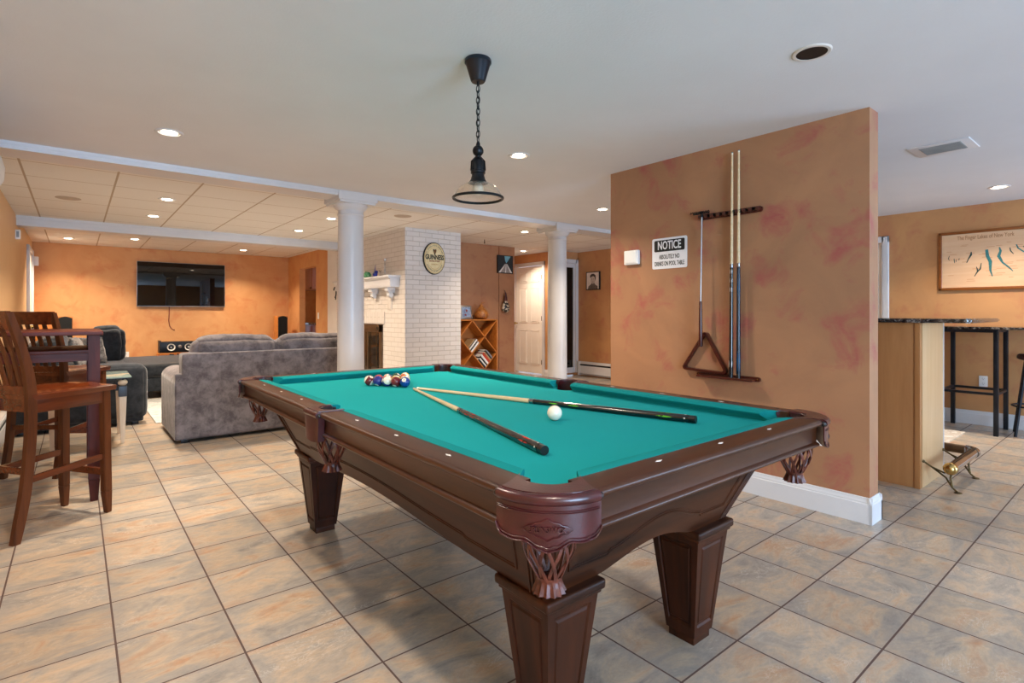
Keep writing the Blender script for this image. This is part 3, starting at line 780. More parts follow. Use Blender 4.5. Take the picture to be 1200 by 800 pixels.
pos = ['leftmost of the front row', 'second from left in the front row', 'in the middle of the front row', 'fourth from left in the front row', 'at the right end of the front row']
pos2 = ['behind the two left balls', 'just behind the middle of the front row', 'just behind the fourth front ball', 'behind the right-hand front ball']
for r, row in enumerate(rows):
    for i, n in enumerate(row):
        c = b0+u*(.0573*(i+.5*r))+w_*(.0497*r)
        mb = new(ballmat(n)).sphere((0, 0, 0), BR, 32)
        nm = names[n] if n < 9 else names[n-8].replace('solid ', '')+'-striped'
        if n > 8: nm = {9: 'yellow-striped', 10: 'blue-striped', 11: 'red-striped', 12: 'dark-blue-striped', 13: 'orange-striped', 14: 'green-striped', 15: 'maroon-striped'}[n]
        where = pos[i] if r == 0 else (pos2[i] if r == 1 else ['in the third row of the rack', 'in the fourth row of the rack', 'at the far tip of the rack'][r-2])
        mb.text(str(n), .011, Matrix.Identity(4), bold=.0004, extrude=.0002, warp=lambda q: Vector((math.sqrt(BR**2-q.x**2-q.y**2)+.0001+q.z*.5, q.x, q.y)))
        # second material for the figure
        o_ = mb.build('pool_ball', origin=(0, 0, 0)); o_.location = (c.x, c.y, bedz+BR); ROOT[o_.name] = Matrix.Translation(o_.location)
        o_.data.materials.append(M['ink'])
        lim = BR+.00005
        for p_ in o_.data.polygons:
            if sum(o_.data.vertices[v].co.length > lim for v in p_.vertices) == len(p_.vertices): p_.material_index = 1
        if n == 12: rot = (1.15, .25, -.3)
        elif n == 15: rot = (.5, -.95, -1.15)
        elif n == 3: rot = (.2, -.55, -2.0)
        elif n == 2: rot = (.1, -.6, -2.3)
        elif n == 7: rot = (.3, 1.0, -2.6)
        elif n == 4: rot = (.9, 1.0, -2.6)
        else: rot = (random.uniform(-.5, .5), random.uniform(-1.2, -.4), random.uniform(-2.8, -.8))
        o_.rotation_euler = rot
        tag(o_, '%s pool ball %s' % (nm, where), 'pool ball', 'racked pool balls on the table')
cb_ = new('ivory').sphere((0, 0, 0), BR, 36).build('cue_ball', origin=(0, 0, 0)); cb_.location = (1.419, 1.486, bedz+BR)
tag(cb_, 'plain white cue ball resting alone on the green cloth between the two cues', 'cue ball')

# =================================================================== CUES
def cue(tip, butt, label, dark, accent, accent2=None, group=None, marks=(), zt=None, joint=.5):
    """one pool cue between two end points"""
    A = Vector(butt); B = Vector(tip); L = (B-A).length
    o = thing('pool_cue', label, 'pool cue', tuple(A), group=group)
    d = (B-A).normalized(); rot = d.to_track_quat('Z', 'Y').to_matrix().to_4x4(); rot.translation = A
    def rad(t):
        return .0148-(.0148-.0105)*min(1, t/joint) if t < joint else .0105-(.0105-.0063)*((t-joint)/(1-joint))
    def seg(mat, t0, t1, name, extra=0., par=None):
        m = new(mat); prof = [(0, t0*L), (rad(t0)+extra, t0*L), (rad(t1)+extra, t1*L), (0, t1*L)]
        m.lathe(prof, (0, 0, 0), 20, rot); return m.build(name, par or o)
    seg('black_plastic', 0, .018, 'bumper', -.001)
    bt = seg(dark, .018, joint-.012, 'butt')
    seg('chrome', joint-.012, joint+.004, 'joint', .0006); seg('black_plastic', joint-.016, joint-.012, 'ring', .0008)
    seg('maple', joint+.004, .990, 'shaft'); seg('ivory', .990, .997, 'ferrule', .0001); seg('chalk', .997, 1., 'tip')
    for mk, t0, t1 in marks:
        m = new(mk); n = max(3, int((t1-t0)*L/.012)); t = bmesh.new()
        rr = rad((t0+t1)/2)+.0003
        for k in range(5):
            a0 = 2*PI*k/5+random.random()*.3; w0 = .42
            rings = []
            for i in range(n+1):
                q = i/n; ww = w0*math.sin(PI*min(.95, max(.05, q)))+.05; tt = t0+(t1-t0)*q
                rings.append([t.verts.new(((rad(tt)+.0004)*math.cos(a0+j*ww/2), (rad(tt)+.0004)*math.sin(a0+j*ww/2), tt*L)) for j in (-1, -.33, .33, 1)])
            for a, b_ in zip(rings, rings[1:]):
                for j in range(3): t.faces.new((a[j], a[j+1], b_[j+1], b_[j]))
        m._add(t, rot); m.build('decoration', bt)
    return o
M['acc_red'] = plain('cue_red', '#c22c1e', '#0d0d0d', 50, rough=.2, lo=.54, hi=.6)
M['acc_green'] = plain('cue_green', '#63b82f', '#0d0d0d', 50, rough=.2, lo=.54, hi=.6)
M['acc_white'] = plain('cue_white', '#d9d6d2', rough=.3)
cue((1.398, 2.549, bedz+.0067), (1.045, 1.135, bedz+.0152), 'pool cue with red-marked black butt lying toward the near corner of the table', 'cue_black', 'acc_red', group='pool cues', marks=[('acc_red', .06, .10), ('acc_red', .37, .40), ('acc_red', .415, .455), ('cue_grey', .125, .34), ('acc_white', .024, .029)])
cue((1.420, 2.556, bedz+.0067), (1.783, 1.110, bedz+.0152), 'pool cue with green-marked black butt lying behind the cue ball', 'cue_black', 'acc_green', group='pool cues', marks=[('acc_green', .06, .10), ('acc_green', .33, .365), ('acc_green', .40, .43), ('cue_grey', .125, .31), ('acc_white', .024, .029)])

# =================================================================== ON THE PARTITION
WX = PX0
# upper cue rack: a board with round notches, tilted very slightly
r = new('rosewood'); n = 24
yA, yB, zz = 1.690, 2.146, 1.888
prof = [(-.228, 0)]
poly = rrect(.456, .040, .018)
r.prism(poly, 0, .020, onx(WX, 1.918, zz), b=.004)
front = []
notch = [-.185+.0463*i for i in range(9)]
for i in range(10):   # scalloped clip rail standing off the board
    a = -.208+.0463*i
    r.box(-.013, .013, -.013, .013, 0, .030, .004, 2, mat=onx(WX-.018, 1.918, zz) @ Matrix.Translation((a, 0, 0)))
r = r.build('cue_rack_rail'); tag(r, 'dark red-brown notched wooden rail high on the wall holding the cue shafts', 'cue rack', 'two rails of the wall cue rack')
for a in notch:
    kk = new('black_plastic'); kk.lathe([(.0085, 0), (.0105, .004), (.0105, .030), (.0085, .034), (.0085, 0)], (0, 0, 0), 14, onx(WX-.016, 1.918, zz) @ Matrix.Translation((a, 0, .001)), .6, 2*PI-.6)
    kk.build('rubber_clip', r)
r = new('rosewood').prism(rrect(.463, .030, .013), 0, .018, onx(WX, 1.9355, .762), b=.004)
r.box(WX-.075, WX, 1.735, 2.137, .748, .764, .005)
r = r.build('cue_rack_shelf'); tag(r, 'dark red-brown wooden shelf low on the wall holding the cue butts', 'cue rack', 'two rails of the wall cue rack')
for y in (2.15, 1.72): new('brass').cyl((WX-.017, y, .762), (WX-.021, y, .762), .006).build('screw', r)
cue((WX-.037, 1.885, 2.295), (WX-.048, 1.888, .764), 'left of two cues upright in the wall rack, black butt with white marks', 'cue_black', 'acc_white', group='pool cues', marks=[('acc_white', .045, .075), ('acc_white', .38, .40), ('acc_white', .42, .44), ('acc_white', .46, .48)])
cue((WX-.037, 1.838, 2.300), (WX-.048, 1.836, .764), 'right of two cues upright in the wall rack, dark blue butt', 'cue_teal', 'cue_blue', group='pool cues', marks=[('cue_blue', .03, .12), ('cue_blue', .34, .47)])
# mechanical bridge hanging in the rack
b = thing('bridge_stick', 'silver mechanical bridge with dark wooden grip hanging in the wall rack', 'bridge stick', (WX-.03, 2.108, .96))
new('rosewood_z').lathe([(0, .962), (.012, .963), (.0145, .975), (.013, 1.1), (.0105, 1.27), (.009, 1.285), (0, 1.286)], (WX-.062, 2.108, 0), 14).build('grip', b)
new('alu').cyl((WX-.062, 2.108, 1.284), (WX-.046, 2.108, 1.90), .0052, n=12).build('shaft', b)
h = new('black_metal'); h.cyl((WX-.046, 2.108, 1.885), (WX-.046, 2.108, 1.925), .009)
for k in range(6):
    a0 = -.062+.025*k; h.tube([(WX-.052, 2.108+a0, 1.915), (WX-.052, 2.108+a0+.006, 1.926), (WX-.052, 2.108+a0+.0125, 1.917), (WX-.052, 2.108+a0+.019, 1.926), (WX-.052, 2.108+a0+.025, 1.915)], .0035, 6)
h.box(WX-.057, WX-.047, 2.046, 2.172, 1.905, 1.915, .002)
h.box(WX-.075, WX-.03, 2.095, 2.121, 1.913, 1.920, .002); h.build('bridge_head', b)
# rack triangle
tri = new('rosewood')
def rounded_poly(pts, r, n=6):
    out = []; N = len(pts)
    for i in range(N):
        p0, p1, p2 = Vector(pts[i-1]), Vector(pts[i]), Vector(pts[(i+1) % N]); a = (p0-p1).normalized(); b_ = (p2-p1).normalized()
        ang = a.angle(b_); d = r/math.tan(ang/2); q0, q1 = p1+a*d, p1+b_*d; c = p1+(a+b_).normalized()*(r/math.sin(ang/2))
        a0 = math.atan2(q0.y-c.y, q0.x-c.x); a1 = math.atan2(q1.y-c.y, q1.x-c.x); da = (a1-a0+PI) % (2*PI)-PI
        for k in range(n+1): out.append((c.x+r*math.cos(a0+da*k/n), c.y+r*math.sin(a0+da*k/n)))
    return out
T3 = [(-.185, 0), (.185, 0), (0, .300)]
outer = rounded_poly([(x*1.0, z) for x, z in T3], .020); inner = rounded_poly([(x*.86 if z == 0 else 0, z+.016 if z == 0 else z-.030) for x, z in T3], .012)
tm = bmesh.new(); L1 = []; 
for loop, zz2 in ((outer, 0), (outer, .034), (inner, .034), (inner, 0)): L1.append([tm.verts.new((x, y, zz2)) for x, y in loop])
N = len(outer)
for a, b_ in ((0, 1), (1, 2), (2, 3), (3, 0)):
    for i in range(N): tm.faces.new((L1[a][i], L1[a][(i+1) % N], L1[b_][(i+1) % N], L1[b_][i]))
bmesh.ops.recalc_face_normals(tm, faces=tm.faces)
tri._add(tm, onx(WX-.002, 2.103, .783) @ Matrix.Rotation(-.035, 4, 'Z'))
tri = tri.build('ball_rack_triangle', angle=50); tag(tri, 'dark wooden ball triangle hanging over the lower wall rack', 'ball rack')
# notice
def sign_panel(w, h, r_, mat, m, t=.003): return new(mat).prism(rrect(w, h, r_), 0, t, m, b=.0008)
sg = thing('notice_sign', 'white and black NOTICE sign about drinks on the tan wall', 'sign', (WX, 2.409, 1.541))
cm = onx(WX, 2.409, 1.660)
sign_panel(.310, .236, .014, 'sign_white', cm).build('panel', sg)
new('ink').prism(rrect(.268, .088, .010), .003, .0036, cm @ Matrix.Translation((0, .058, 0))).build('header', sg, smooth=False)
new('sign_white').text('NOTICE', .088, cm @ Matrix.Translation((0, .058, .0038)), bold=.0016, fit=.205).build('header_text', sg, smooth=False)
tx = new('ink'); tx.text('ABSOLUTELY NO', .046, cm @ Matrix.Translation((0, -.028, .0032)), bold=.0009, fit=.180); tx.text('DRINKS ON POOL TABLE', .046, cm @ Matrix.Translation((0, -.080, .0032)), bold=.0009, fit=.262)
tx.build('message_text', sg, smooth=False)
# thermostat box
tb = new('white_plastic').box(WX-.034, WX, 2.680, 2.820, 1.592, 1.708, .010, 3).box(WX-.040, WX-.03, 2.692, 2.808, 1.604, 1.700, .005)
tag(tb.build('wall_sensor_box'), 'blank white plastic box on the tan wall left of the notice sign', 'thermostat')
def outlet(name_lab, m, group='white wall outlets'):
    o = new('white_plastic').prism(rrect(.072, .116, .006), 0, .006, m, b=.002)
    o = o.build('wall_outlet'); tag(o, name_lab, 'outlet', group)
    s = new('white_plastic')
    for y in (-.026, .026): s.prism(rrect(.034, .032, .012), .006, .0075, m @ Matrix.Translation((0, y, 0)))
    s.build('socket', o, smooth=False)
    h = new('socket_hole')
    for y in (-.026, .026):
        h.box(-.0085, -.006, y-.001, y+.009, .0075, .008, mat=m).box(.006, .0085, y-.001, y+.007, .0075, .008, mat=m).box(-.0025, .0025, y-.011, y-.006, .0075, .008, mat=m)
    h.build('slot', s_ if False else o, smooth=False)
    return o
outlet('white outlet low on the tan partition, beside the pool table corner', onx(WX, 1.339, .455))
outlet('white outlet low on the right wall, seen between the black table legs', onx(XR, 1.268, .472))
outlet('white outlet low on the orange wall, left of the centre speaker', ony(.700, YT, .455))

# =================================================================== LAMPS
def can(x, y, z, label, on=True, r=.078, first=None):
    if first: return dup(first, (x, y, z), label=label)
    o = thing('ceiling_light', label, 'ceiling light', (x, y, z), group='recessed round ceiling lights')
    rg = new('trim' if on else 'beige_metal'); rg.lathe([(r*.56, -.001), (r*.80, -.002), (r*.82, -.006), (r*.97, -.006), (r*1.04, -.002), (r*1.04, 0), (r*.56, -.001)], (x, y, z), 32)
    rg.build('trim_ring', o)
    if on:
        new('lens_on').lathe([(0, -.004), (r*.56, -.004), (r*.60, -.001)], (x, y, z), 32).build('lens', o)
        L = bpy.data.lights.new('lamp', 'AREA'); L.shape = 'DISK'; L.size = .13; L.energy = 18; L.color = (1, .84, .66); L.spread = math.radians(125)
        lo = bpy.data.objects.new('lamp', L); COL.objects.link(lo); lo.parent = o; lo.location = (0, 0, -.012)
    else:
        new('lens_off').lathe([(0, -.0045), (r*.86, -.0050), (r*.87, -.002)], (x, y, z), 32).build('reflector', o)
    return o
C1 = can(.470, 4.106, CEIL, 'lit recessed ceiling light nearest the camera on the left, before the first soffit')
CL = [(2.557, 3.062, 'lit recessed ceiling light just right of the hanging pendant lamp'),
      (4.609, 4.047, 'lit recessed ceiling light at the far edge of the tan partition'),
      (6.663, 1.006, 'lit recessed ceiling light on the far right near the framed map'),
      (.727, 6.532, 'lit recessed ceiling light on the left, first one behind the near soffit'),
      (.727, 7.756, 'lit recessed ceiling light on the left, just before the second soffit'),
      (-.094, 10.886, 'lit recessed ceiling light in the far left corner before the television wall'),
      (.722, 10.347, 'lit recessed ceiling light above and left of the wall television'),
      (2.414, 10.891, 'lit recessed ceiling light right of the television, near the far wall'),
      (2.455, 6.566, 'lit recessed ceiling light touching the left edge of the nearer column'),
      (2.455, 7.820, 'lit recessed ceiling light left of the nearer column, before the second soffit'),
      (5.020, 5.877, 'lit recessed ceiling light left of the farther column'),
      (6.542, 7.709, 'lit recessed ceiling light above the white panelled hall door')]
for x, y, lb in CL:
    q = can(x, y, CEIL, lb, first=C1)
    if x > 6.5 and y > 7:
        for ch in kids(q):
            if ch.type == 'LIGHT': ch.data = ch.data.copy(); ch.data.energy = 13
can(2.570, 1.020, CEIL, 'unlit black recessed ceiling opening with pale ring near the partition top', on=False)
# unseen lamps: added over the left floor and in the kitchenette, others behind the camera
for x, y, e_ in ((.25, 2.06, 12), (.25, .02, 9), (4.0, 11.1, 7), (.6, -1.9, 6), (2.6, -1.6, 6), (4.7, -1.6, 6), (6.7, -1.6, 6)):
    L = bpy.data.lights.new('lamp', 'AREA'); L.shape = 'DISK'; L.size = .13; L.energy = e_; L.color = (1, .84, .68); L.spread = math.radians(140)
    lo = bpy.data.objects.new('unseen_lamp', L); COL.objects.link(lo); lo.location = (x, y, CEIL-.012)
# ceiling speakers in the drop ceiling
for x, y, lb in ((-.061, 7.096, 'round beige ceiling speaker on the left between the two soffits'), (3.062, 5.853, 'round beige ceiling speaker beside the nearer column, over the brick chimney side')):
    g = new('grille').lathe([(0, -.006), (.095, -.006), (.105, -.003), (.105, 0)], (x, y, CEIL), 36); tag(g.build('ceiling_speaker'), lb, 'ceiling speaker', 'round ceiling speakers')
# sprinkler-like hooks on the drop ceiling
hk = new('antique_brass').cyl((5.05, 6.9, CEIL-.05), (5.05, 6.9, CEIL), .006).sphere((5.05, 6.9, CEIL-.05), .011); tag(hk.build('ceiling_hook'), 'tiny brass hook in the drop ceiling above the bookcase', 'hook')
# vent
v_ = new('trim'); v_.box(4.60, 4.925, .845, 1.190, CEIL-.008, CEIL, .003)
v_ = v_.build('ceiling_vent'); tag(v_, 'white rectangular ceiling vent with grey slats right of the partition', 'vent')
sl = new('vent_dark')
sl.box(4.655, 4.87, .90, 1.135, CEIL-.0095, CEIL-.006)
for i in range(9): sl.box(4.66+.0237*i, 4.668+.0237*i, .905, 1.13, CEIL-.013, CEIL-.008)
sl.build('slats', v_, smooth=False)

# pendant lamp
PXX, PYY = 1.447, 2.028
pd = thing('pendant_lamp', 'black pendant lamp with clear glass shade hanging on a chain over the table', 'pendant lamp', (PXX, PYY, 1.73))
new('steel_blue').lathe([(0, CEIL), (.060, CEIL), (.062, CEIL-.004), (.062, CEIL-.016), (.057, CEIL-.020), (.034, CEIL-.098), (.030, CEIL-.103), (0, CEIL-.103)], (PXX, PYY, 0), 36).build('canopy', pd)
ch = new('black_metal'); zc = CEIL-.098; k = 0
ch.cyl((PXX, PYY, zc-.004), (PXX, PYY, zc-.022), .006); zc -= .022
while zc > 1.975:
    pts = []
    for i in range(16):
        q = 2*PI*i/16; a = .0085*math.cos(q); b_ = .0175*math.sin(q)*(1 if abs(math.sin(q)) < .9 else 1)
        pts.append((PXX+(a if k % 2 else 0)*1, PYY+(0 if k % 2 else a), zc-.0145+b_))
    rz = Matrix.Translation((PXX, PYY, 0)) @ Matrix.Rotation(.5, 4, 'Z') @ Matrix.Translation((-PXX, -PYY, 0))
    pts = [rz @ Vector(p) for p in pts]
    ch.tube(pts, .0024, 6, closed=True); zc -= .0262; k += 1
ch.tube([(PXX+.004*math.sin((CEIL-.1-z)*30), PYY+.004*math.cos((CEIL-.1-z)*30), z) for z in [CEIL-.1-.02*i for i in range(16)]], .0018, 5)
ch.build('chain', pd)
sk = new('black_metal'); sk.sphere((PXX, PYY, 1.953), .026, 24).cyl((PXX, PYY, 1.975), (PXX, PYY, 1.99), .006)
sk.lathe([(0, 1.930), (.012, 1.930), (.012, 1.922), (.022, 1.915), (.028, 1.900), (.029, 1.862), (.034, 1.858), (.034, 1.848), (.029, 1.845), (.029, 1.838), (.034, 1.820), (.043, 1.806), (.047, 1.802), (0, 1.802)], (PXX, PYY, 0), 32)
sk.tube([(PXX-.026, PYY+.02, 1.862), (PXX-.024, PYY+.018, 1.905), (PXX-.006, PYY+.004, 1.928)], .004, 6).tube([(PXX+.026, PYY-.02, 1.862), (PXX+.024, PYY-.018, 1.905), (PXX+.006, PYY-.004, 1.928)], .004, 6)
sk.build('socket', pd)
shp = [(.040, 1.806), (.060, 1.799), (.082, 1.786), (.099, 1.768), (.108, 1.750), (.112, 1.735)]
sd = new('shade_glass').lathe(shp+[(r-.003, z) for r, z in shp[::-1]], (PXX, PYY, 0), 48); sd = sd.build('shade', pd)
rim = new('black_metal').tube([(PXX+.1145*math.cos(2*PI*i/48), PYY+.1145*math.sin(2*PI*i/48), 1.734) for i in range(48)], .0065, 8, closed=True)
rim.build('rim', sd)
new('bulb').sphere((PXX, PYY, 1.775), .026, 20, (1, 1, 1.1)).cyl((PXX, PYY, 1.79), (PXX, PYY, 1.806), .014).build('bulb', pd)

# =================================================================== TELEVISION WALL
tv = thing('television', 'large black flat television mounted on the orange far wall', 'television', (1.556, YT, 1.323))
new('tv_frame').box(.843, 2.269, YT-.060, YT-.045, 1.323, 2.141, .004).build('bezel', tv)
new('screen').box(.853, 2.259, YT-.0625, YT-.058, 1.338, 2.133, .001).build('screen', tv, smooth=False)
new('black_plastic').box(.95, 2.16, YT-.046, YT-.02, 1.40, 2.06, .01).box(1.3, 1.8, YT-.022, YT-.001, 1.55, 1.9).build('housing', tv)
new('red_ink').box(1.535, 1.577, YT-.0625, YT-.060, 1.326, 1.334).build('logo_strip', tv, smooth=False)
cd = new('red_ink').tube([(1.345, YT-.004, 1.33), (1.348, YT-.005, 1.22), (1.340, YT-.005, 1.06), (1.352, YT-.005, .97), (1.385, YT-.005, .91), (1.420, YT-.005, .893)], .006, 6).sphere((1.425, YT-.014, .892), .012)
tag(cd.build('television_cable'), 'thin dark cable dangling below the wall television', 'cable')
def cone_unit(mb, m, r):
    mb.use('black_plastic').lathe([(r*1.12, 0), (r*1.15, .006), (r*1.0, .010), (r, 0)], (0, 0, 0), 28, m)
    mb.use('cone').lathe([(r*.98, .008), (r*.9, .010), (r*.84, .004), (r*.28, -.02), (0, -.02)], (0, 0, 0), 28, m).sphere((0, 0, 0), r*.3, 16, (1, 1, .6), m @ Matrix.Translation((0, 0, -.012)))
cs_ = thing('centre_speaker', 'black centre speaker with two white cones on a low wooden stand', 'speaker', (1.44, 11.45, .49))
new('black_plastic').box(1.17, 1.76, 11.36, 11.56, .492, .688, .006).build('cabinet', cs_)
for x in (1.33, 1.60):
    mb = MB(); cone_unit(mb, ony(x, 11.357, .588), .066); mb.build('driver', cs_)
new('silver').lathe([(0, .012), (.012, .010), (.03, 0)], (0, 0, 0), 20, ony(1.465, 11.358, .60)).build('tweeter', cs_)
new('black_plastic').box(1.148, 1.176, 11.34, 11.58, .4915, .712, .004).build('side_panel', cs_)
st = new('orange_wood').box(1.13, 1.80, 11.34, 11.62, .425, .490, .004).box(1.13, 1.16, 11.36, 11.6, 0, .43).box(1.77, 1.80, 11.36, 11.6, 0, .43).box(1.13, 1.80, 11.36, 11.6, .03, .06)
st = st.build('speaker_stand'); tag(st, 'low orange wooden stand under the centre speaker', 'stand')
new('black_plastic').box(1.30, 1.37, 11.336, 11.345, .435, .470).box(1.52, 1.59, 11.336, 11.345, .435, .470).box(1.42, 1.44, 11.336, 11.345, .435, .475).build('slot', st, smooth=False)
def tower(x, y, label):
    o = thing('tower_speaker', label, 'speaker', (x, y, 0), group='tall tower speakers by the television wall')
    new('orange_wood').box(x-.095, x+.095, y-.12, y+.15, .02, 1.145, .008).build('cabinet', o)
    g = new('dark_cloth'); n = 14
    poly = [(-.088, .04)]+[(.088, .04)]+[(.088-.176*i/n, 1.118+.03*math.sin(PI*i/n)) for i in range(n+1)]
    g.prism(poly, 0, .02, ony(x, y-.12, 0), b=.004); g.build('grille', o)
    new('black_plastic').box(x-.12, x+.12, y-.15, y+.17, 0, .025, .004).build('base', o)
tower(3.185, 11.25, 'tall black-fronted tower speaker in the right corner of the television wall')
tower(-.135, 11.40, 'tall dark tower speaker in the left corner, behind the bar chairs')
hc = new('orange_wood').box(-.50, -.27, 11.35, 11.70, .0, 1.06, .006).box(-.51, -.26, 11.34, 11.71, 1.05, 1.08, .004)
hc = hc.build('side_cabinet'); tag(hc, 'narrow orange wooden cabinet in the left far corner beside the white door', 'cabinet')
sb = new('white_plastic').box(-.545, -.475, YT-.07, YT+.003, 1.98, 2.13, .012, 3); tag(sb.build('motion_sensor'), 'small white motion sensor high on the orange wall by the left corner', 'sensor')
sb = new('white_plastic').box(XL-.003, XL+.045, 8.60, 8.69, 2.08, 2.19, .006); sb.use('vent_dark').box(XL+.01, XL+.035, 8.598, 8.601, 2.10, 2.17); tag(sb.build('alarm_box'), 'small grey-fronted white box on the left wall under the second soffit', 'alarm')
sw = new('white_plastic').prism(rrect(.075, .118, .006), 0, .006, onx(3.48, 9.955, 1.155), b=.002).box(-.016, .016, -.033, .033, .006, .010, .002, mat=onx(3.48, 9.955, 1.155))
tag(sw.build('light_switch'), 'white light switch on the orange wall beside the kitchenette opening', 'switch')
# air conditioner on the left wall, top left of the picture
ac = thing('air_conditioner', 'white rounded air conditioner unit high on the left wall at the picture edge', 'air conditioner', (XL, 4.15, 1.95))
a_ = new('white_plastic'); poly = [(0, 0), (.12, 0), (.185, .03), (.21, .08), (.215, .16), (.20, .22), (.17, .265), (.12, .285), (0, .285)]
a_.prism(poly, 3.75, 4.63, Matrix(((1, 0, 0, XL-.003), (0, 0, 1, 0), (0, 1, 0, 1.95), (0, 0, 0, 1))), b=.012); a_.build('housing', ac)
new('vent_dark').box(XL+.10, XL+.175, 3.85, 4.53, 1.952, 1.975).build('louvre', ac)
# baseboard heaters
def heater(y0_, y1_, xw, sg_, label, z1_=.26):
    o = thing('baseboard_heater', label, 'heater', (xw+sg_*.03, (y0_+y1_)/2, 0), group='white baseboard heaters')
    f = lambda a: xw+sg_*a
    c = new('trim'); c.box(f(0), f(.008), y0_, y1_, .02, z1_); c.box(f(.055), f(.062), y0_, y1_, .055, z1_-.075)
    c.box(f(0), f(.05), y0_, y1_, z1_-.012, z1_); c.box(f(.040), f(.058), y0_, y1_, z1_-.045, z1_-.012, .004)
    c.build('cover', o, smooth=False)
    new('black_metal').box(f(.008), f(.05), y0_+.02, y1_-.02, .08, z1_-.05).build('fins', o, smooth=False)
    e = new('trim'); e.box(f(0), f(.066), y0_-.02, y0_+.03, .02, z1_+.002, .004).box(f(0), f(.066), y1_-.03, y1_+.02, .02, z1_+.002, .004); e.build('end_cap', o)
heater(3.3, 7.18, XR, -1, 'white baseboard heater along the tan wall beyond the partition', .28)
heater(4.9, 7.05, XL, 1, 'white baseboard heater low on the left wall behind the bar chairs', .27)

# =================================================================== KITCHENETTE behind the opening
kc = thing('upper_cabinet', 'orange wooden upper cabinet seen through the wall opening', 'cabinet', (4.27, 11.4, 1.62))
new('cabinet_wood').box(4.10, 4.448, 10.3, 12.6, 1.72, 2.30, .004).box(4.07, 4.448, 10.3, 12.6, 2.30, 2.36, .01).build('body', kc)
for i in range(5):
    d_ = new('cabinet_wood'); ya = 10.32+.455*i
    d_.box(4.082, 4.10, ya, ya+.44, 1.74, 2.28, .003)
    for a, b_, c_, e_ in ((ya, ya+.06, 1.74, 2.28), (ya+.38, ya+.44, 1.74, 2.28), (ya, ya+.44, 1.74, 1.80), (ya, ya+.44, 2.22, 2.28)): d_.box(4.074, 4.084, a, b_, c_, e_, .002, 1)
    d_.box(4.076, 4.086, ya+.09, ya+.35, 1.83, 2.19, .008, 1); d_.build('door', kc)
lc = thing('base_cabinet', 'orange wooden base cabinet under the dark counter in the kitchenette', 'cabinet', (4.1, 11.4, 0))
new('cabinet_wood').box(3.82, 4.448, 10.3, 12.6, .08, .965, .003).box(3.88, 4.448, 10.3, 12.6, 0, .09).build('body', lc)
for i in range(5):
    ya = 10.32+.455*i; new('cabinet_wood').box(3.80, 3.82, ya, ya+.44, .12, .78, .004).box(3.79, 3.802, ya+.06, ya+.38, .18, .72, .006, 1).build('door', lc)
    new('cabinet_wood').box(3.80, 3.82, ya, ya+.44, .80, .94, .004).build('drawer', lc)
ct = new('granite').box(3.77, 4.448, 10.28, 12.62, .966, 1.0, .006); tag(ct.build('kitchenette_counter'), 'dark counter inside the kitchenette opening', 'counter')
fc = thing('faucet', 'small chrome faucet on the kitchenette counter', 'faucet', (4.1, 11.15, 1.0))
f_ = new('chrome').cyl((4.1, 11.15, 1.0), (4.1, 11.15, 1.03), .025).tube([(4.1, 11.15, 1.02), (4.1, 11.15, 1.2), (4.09, 11.15, 1.25), (4.04, 11.15, 1.27), (3.98, 11.15, 1.25), (3.96, 11.15, 1.2)], .012, 8); f_.build('spout', fc)
new('chrome').cyl((4.1, 11.23, 1.0), (4.1, 11.23, 1.06), .018).cyl((4.1, 11.23, 1.06), (4.02, 11.25, 1.08), .007).build('handle', fc)

# =================================================================== FIREPLACE
FX = 3.48
mt = thing('fireplace_mantel', 'white wooden mantel shelf with corbels on the brick chimney', 'mantel', (FX, 7.745, 1.40))
m_ = new('trim').box(3.295, FX, 6.715, 8.775, 1.700, 1.726, .004)
poly = [(0, 0), (.135, 0), (.145, .03), (.145, .108), (.165, .118), (.175, .135), (0, .135)]
m_.prism(poly, 6.745, 8.745, Matrix(((-1, 0, 0, FX), (0, 0, 1, 0), (0, 1, 0, 1.565), (0, 0, 0, 1))), b=.002); m_.build('shelf', mt)
for y in (6.93, 7.47, 8.02, 8.56):
    c = new('trim').box(3.365, FX, y-.055, y+.055, 1.515, 1.566, .006).box(3.385, FX, y-.042, y+.042, 1.49, 1.515, .004)
    c.cyl((3.425, y-.04, 1.462), (3.425, y+.04, 1.462), .034).cyl((3.44, y-.025, 1.428), (3.44, y+.025, 1.428), .016); c.build('corbel', mt)
fs = thing('fireplace_screen', 'bronze framed glass fireplace doors set in the white brick', 'fireplace', (FX-.02, 7.74, .30))
f_ = new('bronze'); Y0, Y1, Z0, Z1 = 7.262, 8.22, .28, 1.035
f_.box(FX-.03, FX, Y0, Y1, Z1-.115, Z1, .004).box(FX-.03, FX, Y0, Y1, Z0, Z0+.05, .004).box(FX-.03, FX, Y0, Y0+.075, Z0, Z1, .004).box(FX-.03, FX, Y1-.075, Y1, Z0, Z1, .004).box(FX-.03, FX, 7.72, 7.76, Z0, Z1-.1, .003)
f_.build('frame', fs)
new('fire_glass').box(FX-.014, FX-.008, Y0+.06, Y1-.06, Z0+.04, Z1-.10).build('glass_door', fs, smooth=False)
b_ = new('antique_brass')
for y in (7.41, 7.69, 7.79, 8.07): b_.box(FX-.034, FX-.028, y-.008, y+.008, Z0+.06, Z1-.12)
b_.box(FX-.036, FX-.028, 7.36, 7.42, .955, 1.01, .002).build('inner_trim', fs)
new('ink').box(FX-.038, FX-.035, 7.375, 7.405, .968, .998).build('latch', fs, smooth=False)
new('brick_s').box(FX-.012, FX+.002, 7.20, 8.28, 1.045, 1.22).build('soldier_course', smooth=False)['kind'] = 'structure'
hb = new('brick').box(3.05, FX, 6.60, 8.95, 0, .25, .006); struct(hb.build('trim_hearth', smooth=False))
